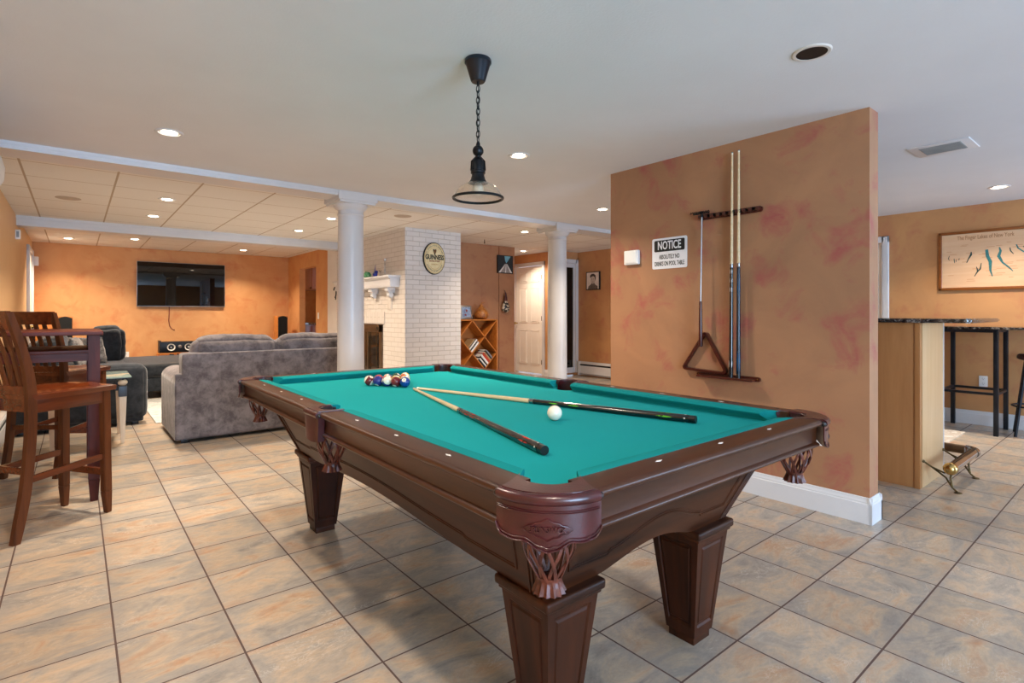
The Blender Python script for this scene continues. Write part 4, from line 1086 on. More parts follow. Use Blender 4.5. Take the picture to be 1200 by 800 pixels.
wp = new('beige_metal').box(FX-.008, FX, 6.965, 7.095, 1.25, 1.40, .002).box(FX-.012, FX-.006, 6.99, 7.07, 1.265, 1.385, .002)
tag(wp.build('wall_plate'), 'plain beige cover plate on the brick just under the mantel', 'wall plate')
# things on the mantel
gd = new('green_glaze'); gd.lathe([(0, 0), (.05, .003), (.062, .02), (.06, .05), (.045, .072), (.02, .082), (0, .083)], (3.385, 7.60, 1.726), 24, Matrix.Diagonal((.8, 1.5, 1.15, 1)))
gd.tube([(3.38, 7.50, 1.76), (3.38, 7.56, 1.80), (3.38, 7.63, 1.82), (3.38, 7.70, 1.79), (3.38, 7.74, 1.74)], .012, 8)
tag(gd.build('glass_ornament'), 'green glass dome ornament on the mantel beside the column', 'ornament')
bl = thing('glass_bird', 'small dark blue glass bird ornament with a thin upright tail', 'ornament', (3.38, 7.31, 1.726))
b_ = new('blue_glaze').sphere((3.38, 7.31, 1.766), .042, 20, (.8, 1.05, 1)).sphere((3.38, 7.265, 1.80), .020).cyl((3.38, 7.25, 1.80), (3.38, 7.228, 1.797), .006, .001).box(3.36, 3.40, 7.28, 7.34, 1.726, 1.735, .003); b_.build('body', bl)
new('blue_glaze').tube([(3.38, 7.33, 1.79), (3.38, 7.322, 1.83), (3.38, 7.31, 1.875), (3.38, 7.30, 1.91)], [.010, .006, .004, .002], 8).build('tail', bl)
sgm = new('glass').lathe([(0, 0), (.022, .002), (.006, .01), (.005, .05), (.016, .07), (.018, .10), (.016, .10), (.012, .072), (0, .06)], (3.38, 7.145, 1.726), 20); tag(sgm.build('small_glass'), 'small clear glass on the mantel between the blue bird and candlestick', 'glass')
cdl = new('silver').lathe([(0, 0), (.032, .002), (.030, .012), (.010, .03), (.008, .06), (.014, .08), (.008, .10), (.007, .15), (.013, .165), (.008, .18), (.007, .205), (.022, .222), (.024, .245), (.014, .246), (.012, .23), (0, .228)], (3.385, 7.01, 1.726), 24)
tag(cdl.build('candlestick'), 'tall silver candlestick at the right end of the mantel', 'candlestick')
hk = new('black_metal'); pts = []
for i in range(22):
    q = .4+PI*1.35*i/21; pts.append((3.40, 8.93+.055*math.cos(q), 1.555+.085*math.sin(q)))
hk.tube(pts, .010, 8).tube([(3.40, 8.90, 1.64), (3.482, 8.90, 1.65)], .008, 6).tube([(3.40, 8.895, 1.475), (3.40, 8.90, 1.43)], .010, 6); tag(hk.build('wrought_hook'), 'curled black iron hook at the far end of the mantel', 'hook')
# round brewery sign
bs = thing('oval_beer_sign', 'oval cream and black beer brand sign on the white brick chimney', 'sign', (3.926, 6.587, 1.75))
BM = ony(3.926, 6.587, 1.974)
def ell(a, b_, n=56): return [(a*math.cos(2*PI*i/n), b_*math.sin(2*PI*i/n)) for i in range(n)]
new('ink').prism(ell(.176, .226), 0, .030, BM, b=.004).build('backing', bs)
new('sign_cream').prism(ell(.166, .215), .030, .034, BM, b=.001).build('face', bs)
e = new('gold_ink').tube([BM @ Vector((.118*math.cos(2*PI*i/56), .152*math.sin(2*PI*i/56), .0345)) for i in range(56)], .0016, 5, closed=True)
e.tube([BM @ Vector((.158*math.cos(2*PI*i/56), .205*math.sin(2*PI*i/56), .0345)) for i in range(56)], .0020, 5, closed=True)
e.text('FINEST QUALITY STOUT', .020, BM @ Matrix.Translation((0, -.085, .0345)), fit=.11)
e.build('ring', bs)
ag = new('ink')
def arc(a, b_, top):
    L = [None]
    def f(c):
        q = (PI/2 - c.x/a*1.0) if top else (-PI/2 + c.x/a*1.0); s = c.y*(1 if top else -1)
        return Vector(((a+s)*math.cos(q), (b_+s)*math.sin(q), c.z))
    return f
ag.text('ST. JAMES\'S GATE BREWERY', .024, BM @ Matrix.Translation((0, 0, .0345)), fit=.34, warp=arc(.139, .180, True)); ag.text('ORIGINAL EXTRA STOUT', .024, BM @ Matrix.Translation((0, 0, .0345)), fit=.30, warp=arc(.139, .180, False)); ag.build('rim_text', bs, smooth=False)
new('ink').text('GUINNESS', .092, BM @ Matrix.Translation((0, .014, .0345)), bold=.0034, fit=.300, extrude=.0015).build('brand_text', bs, smooth=False)
new('red_ink').text('EXTRA STOUT', .028, BM @ Matrix.Translation((0, -.040, .0345)), bold=.0014, fit=.175).build('sub_text', bs, smooth=False)
hp = new('ink').prism([(-.030, .125), (-.016, .130), (-.002, .122), (.012, .130), (.028, .124), (.026, .10), (.016, .075), (.004, .052), (-.006, .052), (-.012, .075), (-.024, .10)], .034, .0355, BM)
hp.use('gold_ink')
for i in range(5): hp.box(-.014+.007*i-.001, -.014+.007*i+.001, .075-.003*abs(i-2), .118, .0354, .0358, mat=BM)
hp.build('harp_emblem', bs, smooth=False)

# =================================================================== BOOKCASE WALL
bc = thing('lattice_bookcase', 'orange wooden lattice bookcase with diamond compartments behind the chimney', 'bookcase', (4.96, 7.25, 0))
SX0, SX1, SY0, SY1, SZ = 4.455, 5.465, 7.10, 7.385, 1.10
b_ = new('orange_wood').box(SX0, SX1, SY0, SY1, SZ-.018, SZ, .002).box(SX0, SX1, SY0, SY1, .0, .02, .002).box(SX0, SX0+.018, SY0, SY1, 0, SZ, .002).box(SX1-.018, SX1, SY0, SY1, 0, SZ, .002)
b_.build('case', bc); new('orange_wood').box(SX0, SX1, SY1-.006, SY1, 0, SZ).build('back_panel', bc)
l_ = new('orange_wood'); cx0, dx, dz = SX0, .2525, .27
def slat(xa, za, xb, zb): l_.bar((xa, (SY0+SY1)/2+.004, za), (xb, (SY0+SY1)/2+.004, zb), SY1-SY0-.01, .015, up=Vector((xb-xa, 0, zb-za)).cross(Vector((0, 1, 0))))
zt, zb_ = SZ-.015, .02
slat(SX0+2*dx, zt, SX1-.01, zt-2*dz); slat(SX0+.01, zt, SX1-.01, zt-4*dz+.01); slat(SX0+.01, zt-2*dz, SX0+2*dx, zb_)
slat(SX0+2*dx, zt, SX0+.01, zt-2*dz); slat(SX1-.01, zt, SX0+.01, zt-4*dz+.01); slat(SX1-.01, zt-2*dz, SX0+2*dx, zb_)
l_.build('lattice', bc)
# books in the compartments: leaning stacks on the lower-right slats
def book(x, z, ang, th, h, dep, mat, label, grp):
    m = Matrix.Translation((x, SY0+.02, z)) @ Matrix.Rotation(ang, 4, 'Y')
    b = new(mat).box(0, th, 0, dep, 0, h, .002, 1, mat=m); o_ = b.build('book'); tag(o_, label, 'book', grp)
    new('paper_w').box(.003, th-.003, .004, dep-.004, .003, h+.0012, mat=m).build('pages', o_, smooth=False)
bk = [('book_k', .030, .20), ('paper_w', .022, .19), ('book_k', .026, .21), ('paper_w', .034, .20), ('book_r', .024, .19), ('book_r', .018, .205), ('book_t', .026, .19), ('book_k', .022, .2), ('book_b', .024, .18)]
lab = ['black book lowest in the right diamond of the bookcase', 'thin white book just above the lowest black one, right diamond', 'black book below the wide white one, right diamond', 'wide white-backed book in the middle of the right diamond', 'orange-red book above the wide white one, right diamond', 'thinner orange-red book near the upper slat, right diamond', 'tan book above the two red ones, right diamond', 'black book near the top of the right diamond', 'grey book topmost in the right diamond']
# V of the right diamond: bottom at (SX0+3dx, zt-3dz); books lie on the left slat, spines facing the room
bx_, bz_ = SX0+3*dx, zt-3*dz+.018
ang = math.atan2(dz, dx)
dR = Vector((math.cos(ang), 0, math.sin(ang))); dL = Vector((-math.cos(ang), 0, math.sin(ang))); acc = .004
for (mt_, th, h), lb in zip(bk, lab):
    q = Vector((bx_, 0, bz_))+dR*acc
    # book thickness along dR, height along dL
    m = Matrix((dR, (0, 1, 0), dL)).transposed().to_4x4(); m.translation = (q.x, SY0+.015, q.z)
    o_ = new(mt_).box(0, th, 0, .20, 0, h, .002, 1, mat=m).build('book'); tag(o_, lb, 'book', 'books in the right diamond of the bookcase')
    if mt_ != 'paper_w': new('paper_w').box(.003, th-.003, .01, .19, .004, h+.001, mat=m).build('pages', o_, smooth=False)
    acc += th+.0015
bk2 = [('paper_w', .030, .21), ('book_k', .022, .20), ('paper_w', .026, .215), ('book_k', .012, .2), ('book_t', .018, .18)]
lab2 = ['white book lowest in the left diamond of the bookcase', 'thin black book second in the left diamond', 'white book third in the left diamond', 'very thin black booklet in the left diamond', 'tan book topmost in the left diamond']
bx_, bz_ = SX0+2*dx, zt-2*dz+.018; acc = .004
# here the stack lies on the left slat
for (mt_, th, h), lb in zip(bk2, lab2):
    q = Vector((SX0+dx, 0, zt-3*dz+.018))+dR*acc
    q = Vector((SX0+dx+.001, 0, zt-3*dz+.02))+dR*(.09+acc) if False else Vector((SX0+dx, 0, zt-3*dz+.02))+dR*acc
    acc += th+.0015
bx_, bz_ = SX0+2*dx, zt-2*dz
base = Vector((SX0+2*dx-.003, 0, zt-2*dz))   # right slat of the upper-left diamond bottom is at (SX0+1*dx.. )
acc = .004
V2 = Vector((SX0+dx*1, 0, zt-3*dz))
V3 = Vector((SX0+2*dx, 0, zt-2*dz-.0))
for (mt_, th, h), lb in zip(bk2, lab2):
    q = Vector((SX0+2*dx, 0, zt-2*dz+.020))+dL*(acc)
    m = Matrix((dL, (0, -1, 0), dR)).transposed().to_4x4(); m.translation = (q.x, SY0+.215, q.z)
    o_ = new(mt_).box(0, th, 0, .20, 0, h, .002, 1, mat=m).build('book'); tag(o_, lb, 'book', 'books in the left diamond of the bookcase')
    if mt_ != 'paper_w': new('paper_w').box(.003, th-.003, .01, .19, .004, h+.001, mat=m).build('pages', o_, smooth=False)
    acc += th+.0015
# picture frame and gourd on top
pf = thing('photo_frame', 'silver photo frame on the bookcase beside the brick chimney', 'photo frame', (4.95, 7.25, SZ))
tl = Matrix.Translation((4.935, 7.24, SZ+.008)) @ Matrix.Rotation(-.18, 4, 'X')
new('silver').box(-.115, .115, -.012, .012, 0, .225, .004, mat=tl).build('frame', pf)
ph = new(plain('photo_print', '#9fb0c9', '#5c6f92', 30, rough=.4)).box(-.085, .085, -.0145, -.012, .03, .195, mat=tl); ph.use('red_ink').sphere((0, 0, 0), .02, 12, (1, .1, 1), tl @ Matrix.Translation((.01, -.0145, .135))).sphere((0, 0, 0), .018, 12, (1.2, .1, .8), tl @ Matrix.Translation((-.02, -.0145, .065)))
ph.build('photo', pf)
new('silver').box(-.02, .02, .0, .09, 0, .012, mat=tl).build('stand', pf)
gr = new('gourd'); gr.lathe([(0, 0), (.075, .004), (.112, .03), (.125, .07), (.115, .115), (.085, .155), (.055, .185), (.036, .215), (.024, .240), (.012, .256)], (5.235, 7.245, SZ), 30)
gr.tube([(5.235, 7.245, SZ+.235), (5.238, 7.245, SZ+.255), (5.255, 7.245, SZ+.275), (5.28, 7.245, SZ+.282), (5.30, 7.245, SZ+.278)], [.016, .012, .009, .007, .006], 8)
tag(gr.build('dried_gourd'), 'brown dried gourd with a bent stem standing on the bookcase', 'gourd')
# framed street picture (plain generic scene)
sp_ = thing('street_picture', 'square black framed street picture high on the brown wall above the hanging gourd', 'picture', (5.847, 7.395, 1.90))
AM = ony(5.847, 7.395, 2.058)
new('ink').box(-.172, .172, -.157, .157, 0, .025, .002, mat=AM).build('frame', sp_)
new(plain('picture_dark', '#15191c', '#2a2f31', 40, rough=.4)).box(-.160, .160, -.145, .145, .025, .026, mat=AM).build('print', sp_, smooth=False)
q_ = new(plain('picture_sky', '#5f9fb4', '#79b3c4', 20, rough=.4)).prism([(-.02, .145), (.12, .145), (.06, .07), (.02, .02), (-.005, .06)], .0262, .0268, AM)
q_.use(plain('picture_road', '#8e8580', '#9c948e', 20, rough=.4)).prism([(-.155, -.145), (.155, -.145), (.04, .01), (-.01, .01)], .0262, .0266, AM)
q_.use('paper_w').prism([(-.01, -.145), (.015, -.145), (.019, 0), (.012, 0)], .0267, .0270, AM).prism([(-.15, -.145), (-.11, -.145), (0, .0), (-.006, 0)], .0267, .0270, AM).prism([(.11, -.145), (.15, -.145), (.038, 0), (.030, 0)], .0267, .0270, AM)
q_.build('scene_shapes', sp_, smooth=False)
# hanging painted gourd
hg = thing('hanging_gourd', 'dark bottle-shaped hanging ornament with pale spots on the brown wall', 'ornament', (5.835, 7.35, 1.20))
patt = plain('painted_gourd', '#14100e', '#cfc0a8', 26, rough=.4, lo=.52, hi=.56)
new(patt).lathe([(0, 0), (.035, .004), (.070, .03), (.082, .07), (.078, .11), (.060, .15), (.046, .18), (.040, .20)], (5.835, 7.345, 1.215), 28, Matrix.Diagonal((1, .55, 1, 1))).build('body', hg)
new('leather_web').lathe([(.041, .198), (.036, .23), (.026, .28), (.018, .32), (.010, .345), (0, .35)], (5.835, 7.345, 1.215), 20, Matrix.Diagonal((1, .6, 1, 1))).tube([(5.835, 7.35, 1.56), (5.83, 7.37, 1.60), (5.835, 7.392, 1.605)], .004, 6).build('neck', hg)
# portrait on the far right wall
pp = thing('portrait_picture', 'small black framed black-and-white portrait on the tan wall by the heater', 'picture', (XR, 6.845, 1.64))
PMx = onx(XR, 6.845, 1.811)
new('ink').box(-.170, .170, -.170, .170, 0, .028, .002, mat=PMx).build('frame', pp)
pr = new(plain('print_pale', '#d9cdc0', '#e6dbcf', 10, rough=.45)).box(-.150, .150, -.155, .155, .028, .029, mat=PMx)
pr.use(plain('print_grey', '#5a5048', '#6e635a', 20, rough=.5)).prism([(-.12, -.155), (-.105, -.10), (-.05, -.07), (-.03, -.04), (.045, -.045), (.065, -.075), (.12, -.10), (.13, -.155)], .029, .0293, PMx)
pr.use(plain('print_face', '#bdaea0', '#cabcae', 10, rough=.5)).prism([(.005+.058*math.cos(2*PI*i/24), .025+.082*math.sin(2*PI*i/24)) for i in range(24)], .0293, .0297, PMx)
pr.use(plain('print_dark', '#2e2723', '#3b332e', 20, rough=.5)).prism([(-.062, .05), (-.065, .10), (-.03, .128), (.03, .130), (.072, .10), (.078, .04), (.060, -.01), (.055, .06), (.02, .085), (-.03, .078), (-.05, .06)], .0297, .0300, PMx)
for x in (-.02, .025): pr.prism([(x+.011*math.cos(2*PI*i/10), .03+.005*math.sin(2*PI*i/10)) for i in range(10)], .0297, .0300, PMx)
pr.prism([(-.012, -.018), (.022, -.018), (.005, -.026)], .0297, .0300, PMx); pr.build('print', pp, smooth=False)

# =================================================================== SEATING
def feet(root, pts, h, mat='black_plastic', r=.03):
    for x, y in pts: new(mat).box(x-r, x+r, y-r, y+r, 0, h, .004).build('foot', root)
lv = thing('loveseat', 'grey velvet loveseat seen from behind, beyond the pool table', 'sofa', (1.59, 6.22, 0))
LX0, LX1, LY0, LY1 = .700, 2.482, 5.712, 6.74
f_ = MB().use('velvet_grey'); softbox(f_, LX0+.01, LX1-.01, LY0+.10, LY1-.06, .035, .30, .12, n=8); f_.build('frame', lv, angle=60)
f_ = new('velvet_grey'); f_.box(LX0+.002, LX1-.002, LY0+.012, LY0+.14, .035, .640, .012, 3); softbox(f_, LX0+.055, LX1-.055, LY0, LY0+.22, .04, .828, .10, n=14); f_.build('back', lv, angle=60)
for xa, xb in ((LX0, LX0+.24), (LX1-.24, LX1)):
    a_ = new('velvet_grey')
    poly = [(xa-.0, .04)]+[((xa+xb)/2-.122*math.cos(PI*i/14), .545+.105*math.sin(PI*i/14)) for i in range(15)]+[(xb, .04)]
    a_.prism(poly, LY0+.003, LY1-.01, Matrix(((1, 0, 0, 0), (0, 0, 1, 0), (0, 1, 0, 0), (0, 0, 0, 1))), b=.012, seg=3); a_.build('arm', lv, angle=50)
for i in range(2):
    xa = LX0+.235+.657*i
    c_ = new('velvet_grey'); softbox(c_, xa, xa+.652, LY0+.20, LY1+.02, .29, .49, .22, .02, .003, seed=i); c_.build('seat_cushion', lv, angle=70)
    xa = .862+.765*i
    c_ = new('velvet_grey'); softbox(c_, xa, xa+.762, LY0+.10, LY0+.34, .50, .965, .49, .024, .016, n=26, seed=3+i*5); c_.build('back_cushion', lv, angle=80)
feet(lv, [(LX0+.08, LY0+.08), (LX1-.08, LY0+.08), (LX0+.08, LY1-.12), (LX1-.08, LY1-.12)], .04)

sc = thing('sectional_sofa', 'charcoal velvet sectional sofa by the left wall with rounded arm', 'sofa', (.3, 9.0, 0))
S = .62
a_ = new('velvet_dark'); softbox(a_, -.50, .600, 7.02, 7.30, .05, .648, .30, .012, .002, n=16); a_.box(-.48, .57, 7.04, 7.28, .035, .2, .02); a_.build('arm', sc, angle=70)
a_ = new('velvet_dark'); a_.box(-.50, .56, 7.25, 10.9, .05, .30, .02); a_.box(.3, 2.0, 9.02, 10.9, .10, .305, .025, 3); a_.build('base', sc, angle=60)
for i, (xa, xb, ya, yb) in enumerate(((-.28, .58, 7.28, 8.20), (-.28, .58, 8.20, 9.12), (-.28, .58, 9.12, 10.3), (.56, 2.0, 9.0, 10.92))):
    c_ = new('velvet_dark'); softbox(c_, xa, xb, ya, yb, .30, .478, .25, .012, .003, seed=i+8); c_.build('seat_cushion', sc, angle=70)
a_ = new('velvet_dark'); softbox(a_, -.54, -.28, 7.28, 10.9, .30, .78, .2, n=12); a_.box(-.54, .56, 10.50, 10.92, .28, .70, .04, 3); a_.build('back', sc, angle=70)
for i, ya in enumerate((7.32, 8.24, 9.16)):
    c_ = new('velvet_dark'); softbox(c_, -.34, -.10, ya, ya+.88, .47, .93, .35, .02, .012, seed=20+i); c_.build('back_cushion', sc, angle=80)
c_ = new('velvet_dark'); softbox(c_, .17, .560, 10.05, 10.34, .46, .985, .34, .03, .014, n=22, seed=31); c_.build('back_cushion', sc, angle=80)
feet(sc, [(-.42, 7.12), (.50, 7.12), (.75, 9.15), (1.85, 9.15), (1.85, 10.75), (-.42, 10.75)], .055)
def pillow(cx, cy, cz, w, h, t, rx, ry, rz, mat, label):
    m = Matrix.Translation((cx, cy, cz)) @ Matrix.Rotation(rz, 4, 'Z') @ Matrix.Rotation(rx, 4, 'X') @ Matrix.Rotation(ry, 4, 'Y')
    b = bmesh.new(); bmesh.ops.create_cube(b, size=2); bmesh.ops.subdivide_edges(b, edges=b.edges[:], cuts=22, use_grid_fill=True)
    for v in b.verts:
        x, y, z = v.co; k = (1-abs(x)**3.2)*(1-abs(z)**3.2)
        px = x*w/2*(1-.07*(1-abs(z))*abs(x)); pz = z*h/2*(1-.07*(1-abs(x))*abs(z)); py = y*t/2*(max(k, 0)**.5+.04)
        nz = noise.noise_vector(Vector((px*14+cx*9, py*14, pz*14)))*.010
        v.co = Vector((px, py, pz))+nz
    mb = new(mat)._add(b, m); o_ = mb.build('throw_pillow', angle=90); tag(o_, label, 'pillow', 'fluffy grey pillows on the sectional'); return o_
pillow(.13, 9.55, .68, .44, .40, .15, .35, .0, -.55, 'fluffy', 'fluffy grey pillow leaning by the dark back cushion of the sectional')
pillow(.02, 9.05, .69, .42, .40, .14, -.25, .0, 1.45, 'fluffy', 'fluffy grey pillow farther left, half hidden by the bar chair back')
rg = new('rug_grey').box(.675, 3.0, 6.95, 8.95, 0, .012, .004); tag(rg.build('area_rug'), 'pale grey rug on the tiles between the sofas', 'rug')

# glass end table
et = thing('glass_end_table', 'glass topped end table with cream tapered legs beside the charcoal arm', 'end table', (.1, 6.4, 0))
ex0, ex1, ey0, ey1 = -.22, .400, 6.06, 6.70
new('table_glass').box(ex0, ex1, ey0, ey1, .606, .618, .003).build('glass_top', et)
for x in (ex0+.06, ex1-.065):
    for y in (ey0+.06, ey1-.075):
        l_ = new('cream_wood').bar((x, y, 0), (x, y, .435), .030, .030, w1=.058, d1=.058, b=.003); l_ = l_.build('leg', et)
        new('charcoal_metal').box(x-.032, x+.032, y-.032, y+.032, .433, .53, .004).build('block', l_)
        new('cream_wood').sphere((x, y, .562), .038, 20, (1, 1, .85)).build('ball', l_)
fr = new('black_metal')
for y in (ey0+.06, ey1-.075): fr.box(ex0+.03, ex1-.03, y-.01, y+.01, .588, .606, .002).box(ex0+.06, ex1-.06, y-.006, y+.006, .50, .512)
for x in (ex0+.06, ex1-.065): fr.box(x-.01, x+.01, ey0+.03, ey1-.03, .588, .606, .002).box(x-.006, x+.006, ey0+.06, ey1-.06, .50, .512)
fr.build('frame', et)

# =================================================================== PUB TABLE AND CHAIRS
pb = thing('pub_table', 'tall reddish brown pub table by the left wall', 'table', (-.2, 4.72, 0))
ux0, ux1, uy0, uy1 = -.50, .135, 4.285, 5.06
new('mahog_x').box(ux0, ux1, uy0, uy1, 1.062, 1.088, .005, 3).build('tabletop', pb)
new('mahog_x').box(ux0+.03, ux1-.03, uy0+.05, uy1-.05, .948, .968, .003).box(ux0+.05, ux1-.05, uy0+.07, uy0+.092, .898, .95).box(ux0+.05, ux1-.05, uy1-.092, uy1-.07, .898, .95).box(ux0+.05, ux0+.07, uy0+.07, uy1-.07, .898, .95).box(ux1-.07, ux1-.05, uy0+.07, uy1-.07, .898, .95).build('shelf', pb)
for x in (ux0+.045, ux1-.045):
    for y in (uy0+.075, uy1-.075):
        l_ = new('mahog_z').bar((x, y, .14), (x, y, 1.062), .060, .060, b=.004).bar((x, y, 0), (x, y, .142), .040, .040, w1=.060, d1=.060, b=.003); l_.build('leg', pb)

def pub_chair(label):
    """bar chair facing +x, origin on the floor under the seat"""
    o = thing('bar_chair', label, 'bar chair', (0, 0, 0), group='brown slat back bar chairs')
    se = new('cherry_x'); t = bmesh.new(); n = 20
    def top(x, y):
        a = (x+.03)/.19; b2 = y/.185; d = max(0, 1-a*a)*max(0, 1-b2*b2); return .772-.020*d**.6+.006*max(0, x/.2)**2*(1-min(1, abs(y)/.05))
    pts = {}
    def out(u, v):
        x = -.215+.445*u; hw = .205+.018*math.sin(PI*u)+(.006*u); y = (2*v-1)*hw; xx = x+.012*(1-(2*v-1)**2)*(1 if u > .5 else 0)*(u-.5)*2; return xx, y
    T = [[None]*(n+1) for _ in range(n+1)]; B = [[None]*(n+1) for _ in range(n+1)]
    for i in range(n+1):
        for j in range(n+1):
            x, y = out(i/n, j/n); e_ = min(i, j, n-i, n-j) == 0
            T[i][j] = t.verts.new((x, y, top(x, y)-(.006 if e_ else 0))); B[i][j] = t.verts.new((x*.985, y*.985, .738))
    for i in range(n):
        for j in range(n):
            t.faces.new((T[i][j], T[i+1][j], T[i+1][j+1], T[i][j+1])); t.faces.new((B[i][j], B[i][j+1], B[i+1][j+1], B[i+1][j]))
    for i in range(n):
        for a in ((T[i][0], B[i][0], B[i+1][0], T[i+1][0]), (T[i][n], T[i+1][n], B[i+1][n], B[i][n]), (T[0][i], T[0][i+1], B[0][i+1], B[0][i]), (T[n][i], B[n][i], B[n][i+1], T[n][i+1])): t.faces.new(a)
    se._add(t); se.build('seat', o, angle=50)
    ap = new('cherry_x').box(-.19, .19, -.186, -.166, .665, .740, .002).box(-.19, .19, .166, .186, .665, .740, .002).box(.172, .190, -.17, .17, .685, .740, .002).box(-.19, -.172, -.17, .17, .665, .740, .002); ap.build('apron', o)
    for s in (1, -1):
        l_ = new('cherry_z').bar((.190, s*.178, .13), (.184, s*.172, .74), .046, .040, b=.004, up=(0, 1, 0), w1=.046).bar((.196, s*.182, 0), (.190, s*.178, .132), .030, .030, b=.003, up=(0, 1, 0), w1=.046, d1=.040); l_.build('leg', o)
        # rear leg and back post in one curved member
        path = [(-.285, 0), (-.238, .25), (-.212, .55), (-.212, .80), (-.242, .98), (-.315, 1.205)]
        sm = []
        for (xa, za), (xb, zb) in zip(path, path[1:]):
            for k in range(4): sm.append((xa+(xb-xa)*k/4, za+(zb-za)*k/4))
        sm.append(path[-1])
        for _ in range(3): sm = [sm[0]]+[((sm[i-1][0]+2*sm[i][0]+sm[i+1][0])/4, sm[i][1]) for i in range(1, len(sm)-1)]+[sm[-1]]
        t = bmesh.new(); rings = []
        for x, z in sm:
            w = .044 if z > .1 else .034+.010*z/.1; dw = .032
            if z > .8: w = .044-.012*(z-.8)/.4
            rings.append([t.verts.new((x-w/2, s*.188-dw/2, z)), t.verts.new((x+w/2, s*.188-dw/2, z)), t.verts.new((x+w/2, s*.188+dw/2, z)), t.verts.new((x-w/2, s*.188+dw/2, z))])
        for a, b2 in zip(rings, rings[1:]):
            for i in range(4): t.faces.new((a[i], a[(i+1) % 4], b2[(i+1) % 4], b2[i]))
        t.faces.new(rings[0]); t.faces.new(rings[-1]); new('cherry_z')._add(t).build('back_post', o, angle=50)
    xb = lambda z: -.212-.030*max(0, min(1, (z-.80)/.18))-.073*max(0, (z-.98)/.225)
    r_ = new('cherry_x'); t = bmesh.new(); L = []
    for i in range(13):
        y = -.198+.396*i/12; cv = -.022*(1-(y/.198)**2)
        L.append([t.verts.new((xb(z)+cv+dx, y, z)) for z, dx in ((1.118, -.011), (1.118, .011), (1.212, .008), (1.212, -.014))])
    for a, b2 in zip(L, L[1:]):
        for i in range(4): t.faces.new((a[i], a[(i+1) % 4], b2[(i+1) % 4], b2[i]))
    t.faces.new(L[0]); t.faces.new(L[-1]); r_._add(t); r_.build('top_rail', o, angle=50)
    new('cherry_x').box(-.224, -.203, -.175, .175, .765, .81, .003).build('lower_rail', o)
    for k in range(5):
        y = -.115+.0575*k; cv = -.020*(1-(y/.198)**2); s_ = new('cherry_z'); P_ = [(xb(z)+cv*min(1, (z-.8)/.3), y, z) for z in (.80, .90, .98, 1.05, 1.13)]
        for a, b2 in zip(P_, P_[1:]): s_.bar(a, b2, .026, .011, up=(1, 0, 0))
        s_.build('slat', o)
    for s in (1, -1): new('cherry_x').bar((-.230, s*.183, .315), (.185, s*.175, .345), .018, .036, b=.002).build('stretcher', o)
    new('cherry_x').bar((.188, -.17, .245), (.188, .17, .245), .020, .040, b=.002).build('stretcher', o)
    new('cherry_x').bar((-.226, -.18, .36), (-.226, .18, .36), .018, .034, b=.002).build('stretcher', o)
    return o
bcA = pub_chair('slat back bar chair nearest the camera at the left edge, seat fully visible')
bcA.location = (-.115, 4.095, 0); bcA.rotation_euler = (0, 0, math.radians(34))
bcB = dup(bcA, (-.085, 5.455, 0), math.radians(52), 'slat back bar chair behind the pub table, its back against the light')

# =================================================================== BAR SIDE (right)
br = thing('bar_cabinet', 'oak bar cabinet with pale end panel, right of the partition', 'bar', (4.75, 1.8, 0))
b_ = new('oak_z').box(4.47, 5.02, 1.085, 2.75, 0, 1.135, .002).box(4.462, 4.50, 1.078, 1.11, 0, 1.135, .003); b_.build('body', br)
new('oak_light').box(4.505, 5.035, 1.074, 1.088, .0, 1.133, .002).build('end_panel', br)
new('trim').box(5.030, 5.040, 1.070, 1.09, 0, 1.133).build('edge_strip', br, smooth=False)
poly = []
for cx, cy, a in ((5.40-.09, .80+.09, 270), (5.40-.09, 2.80-.02, 0), (4.42+.02, 2.80-.02, 90), (4.42+.04, .80+.04, 180)):
    rr = .09 if a == 270 else (.02 if a < 100 else .04)
    for i in range(7): q = math.radians(a+90*i/6); poly.append((cx+rr*math.cos(q), cy+rr*math.sin(q)))
ct = new('granite').prism(poly, 1.136, 1.164, b=.009, seg=3); tag(ct.build('bar_countertop'), 'black granite countertop with rounded corner on the oak bar', 'countertop')
frl = thing('foot_rail', 'shiny metal foot rail with brass ball end around the oak bar', 'foot rail', (4.9, .93, 0))
R_ = .033
new('chrome').cyl((4.53, .925, .165), (5.19, .925, .165), R_, n=28).build('tube', frl)
new('bronze').cyl((5.235, .97, .165), (5.235, 2.70, .165), R_, n=28).build('tube', frl)
el = new('chrome'); el.tube([(5.18+.055*math.sin(q), .98-.055*math.cos(q), .165) for q in [PI/2*i/8 for i in range(9)]], R_*1.12, 16).cyl((5.15, .925, .165), (5.20, .925, .165), R_*1.15); el.build('elbow', frl)
new('brass').sphere((4.515, .925, .165), .041, 28).cyl((4.53, .925, .165), (4.55, .925, .165), .037).build('ball_end', frl)
def bracket(x, y, dx, dy):
    k = new('antique_brass')   # wall rosette, arm to the tube, foot
    W_ = Vector((x+dx*.148-dy*.05, y+dy*.148, .185)); T_ = Vector((x, y, .165)); F_ = Vector((x-dx*.03, y-dy*.03, .004))
    k.tube([W_, W_+Vector((-dx*.05, -dy*.05, -.030)), T_+Vector((dx*.045, dy*.045, -.045)), T_+Vector((0, 0, -.028))], .006, 8)
    k.tube([W_+Vector((-dx*.05, -dy*.05, -.030)), T_+Vector((dx*.035, dy*.035, -.075)), T_+Vector((0, 0, -.135)), F_], .006, 8)
    k.tube([T_+Vector((0, 0, -.02)), T_+Vector((dx*.01, dy*.01, -.07)), T_+Vector((0, 0, -.13))], .0065, 8)
    k.lathe([(0, .010), (.020, .006), (.024, 0)], (F_.x, F_.y, 0), 16); k.sphere(W_, .011, 14)
    k.build('bracket', frl)
bracket(4.565, .925, 0, 1); bracket(5.07, .925, 0, 1); bracket(5.235, 1.75, -1, 0)

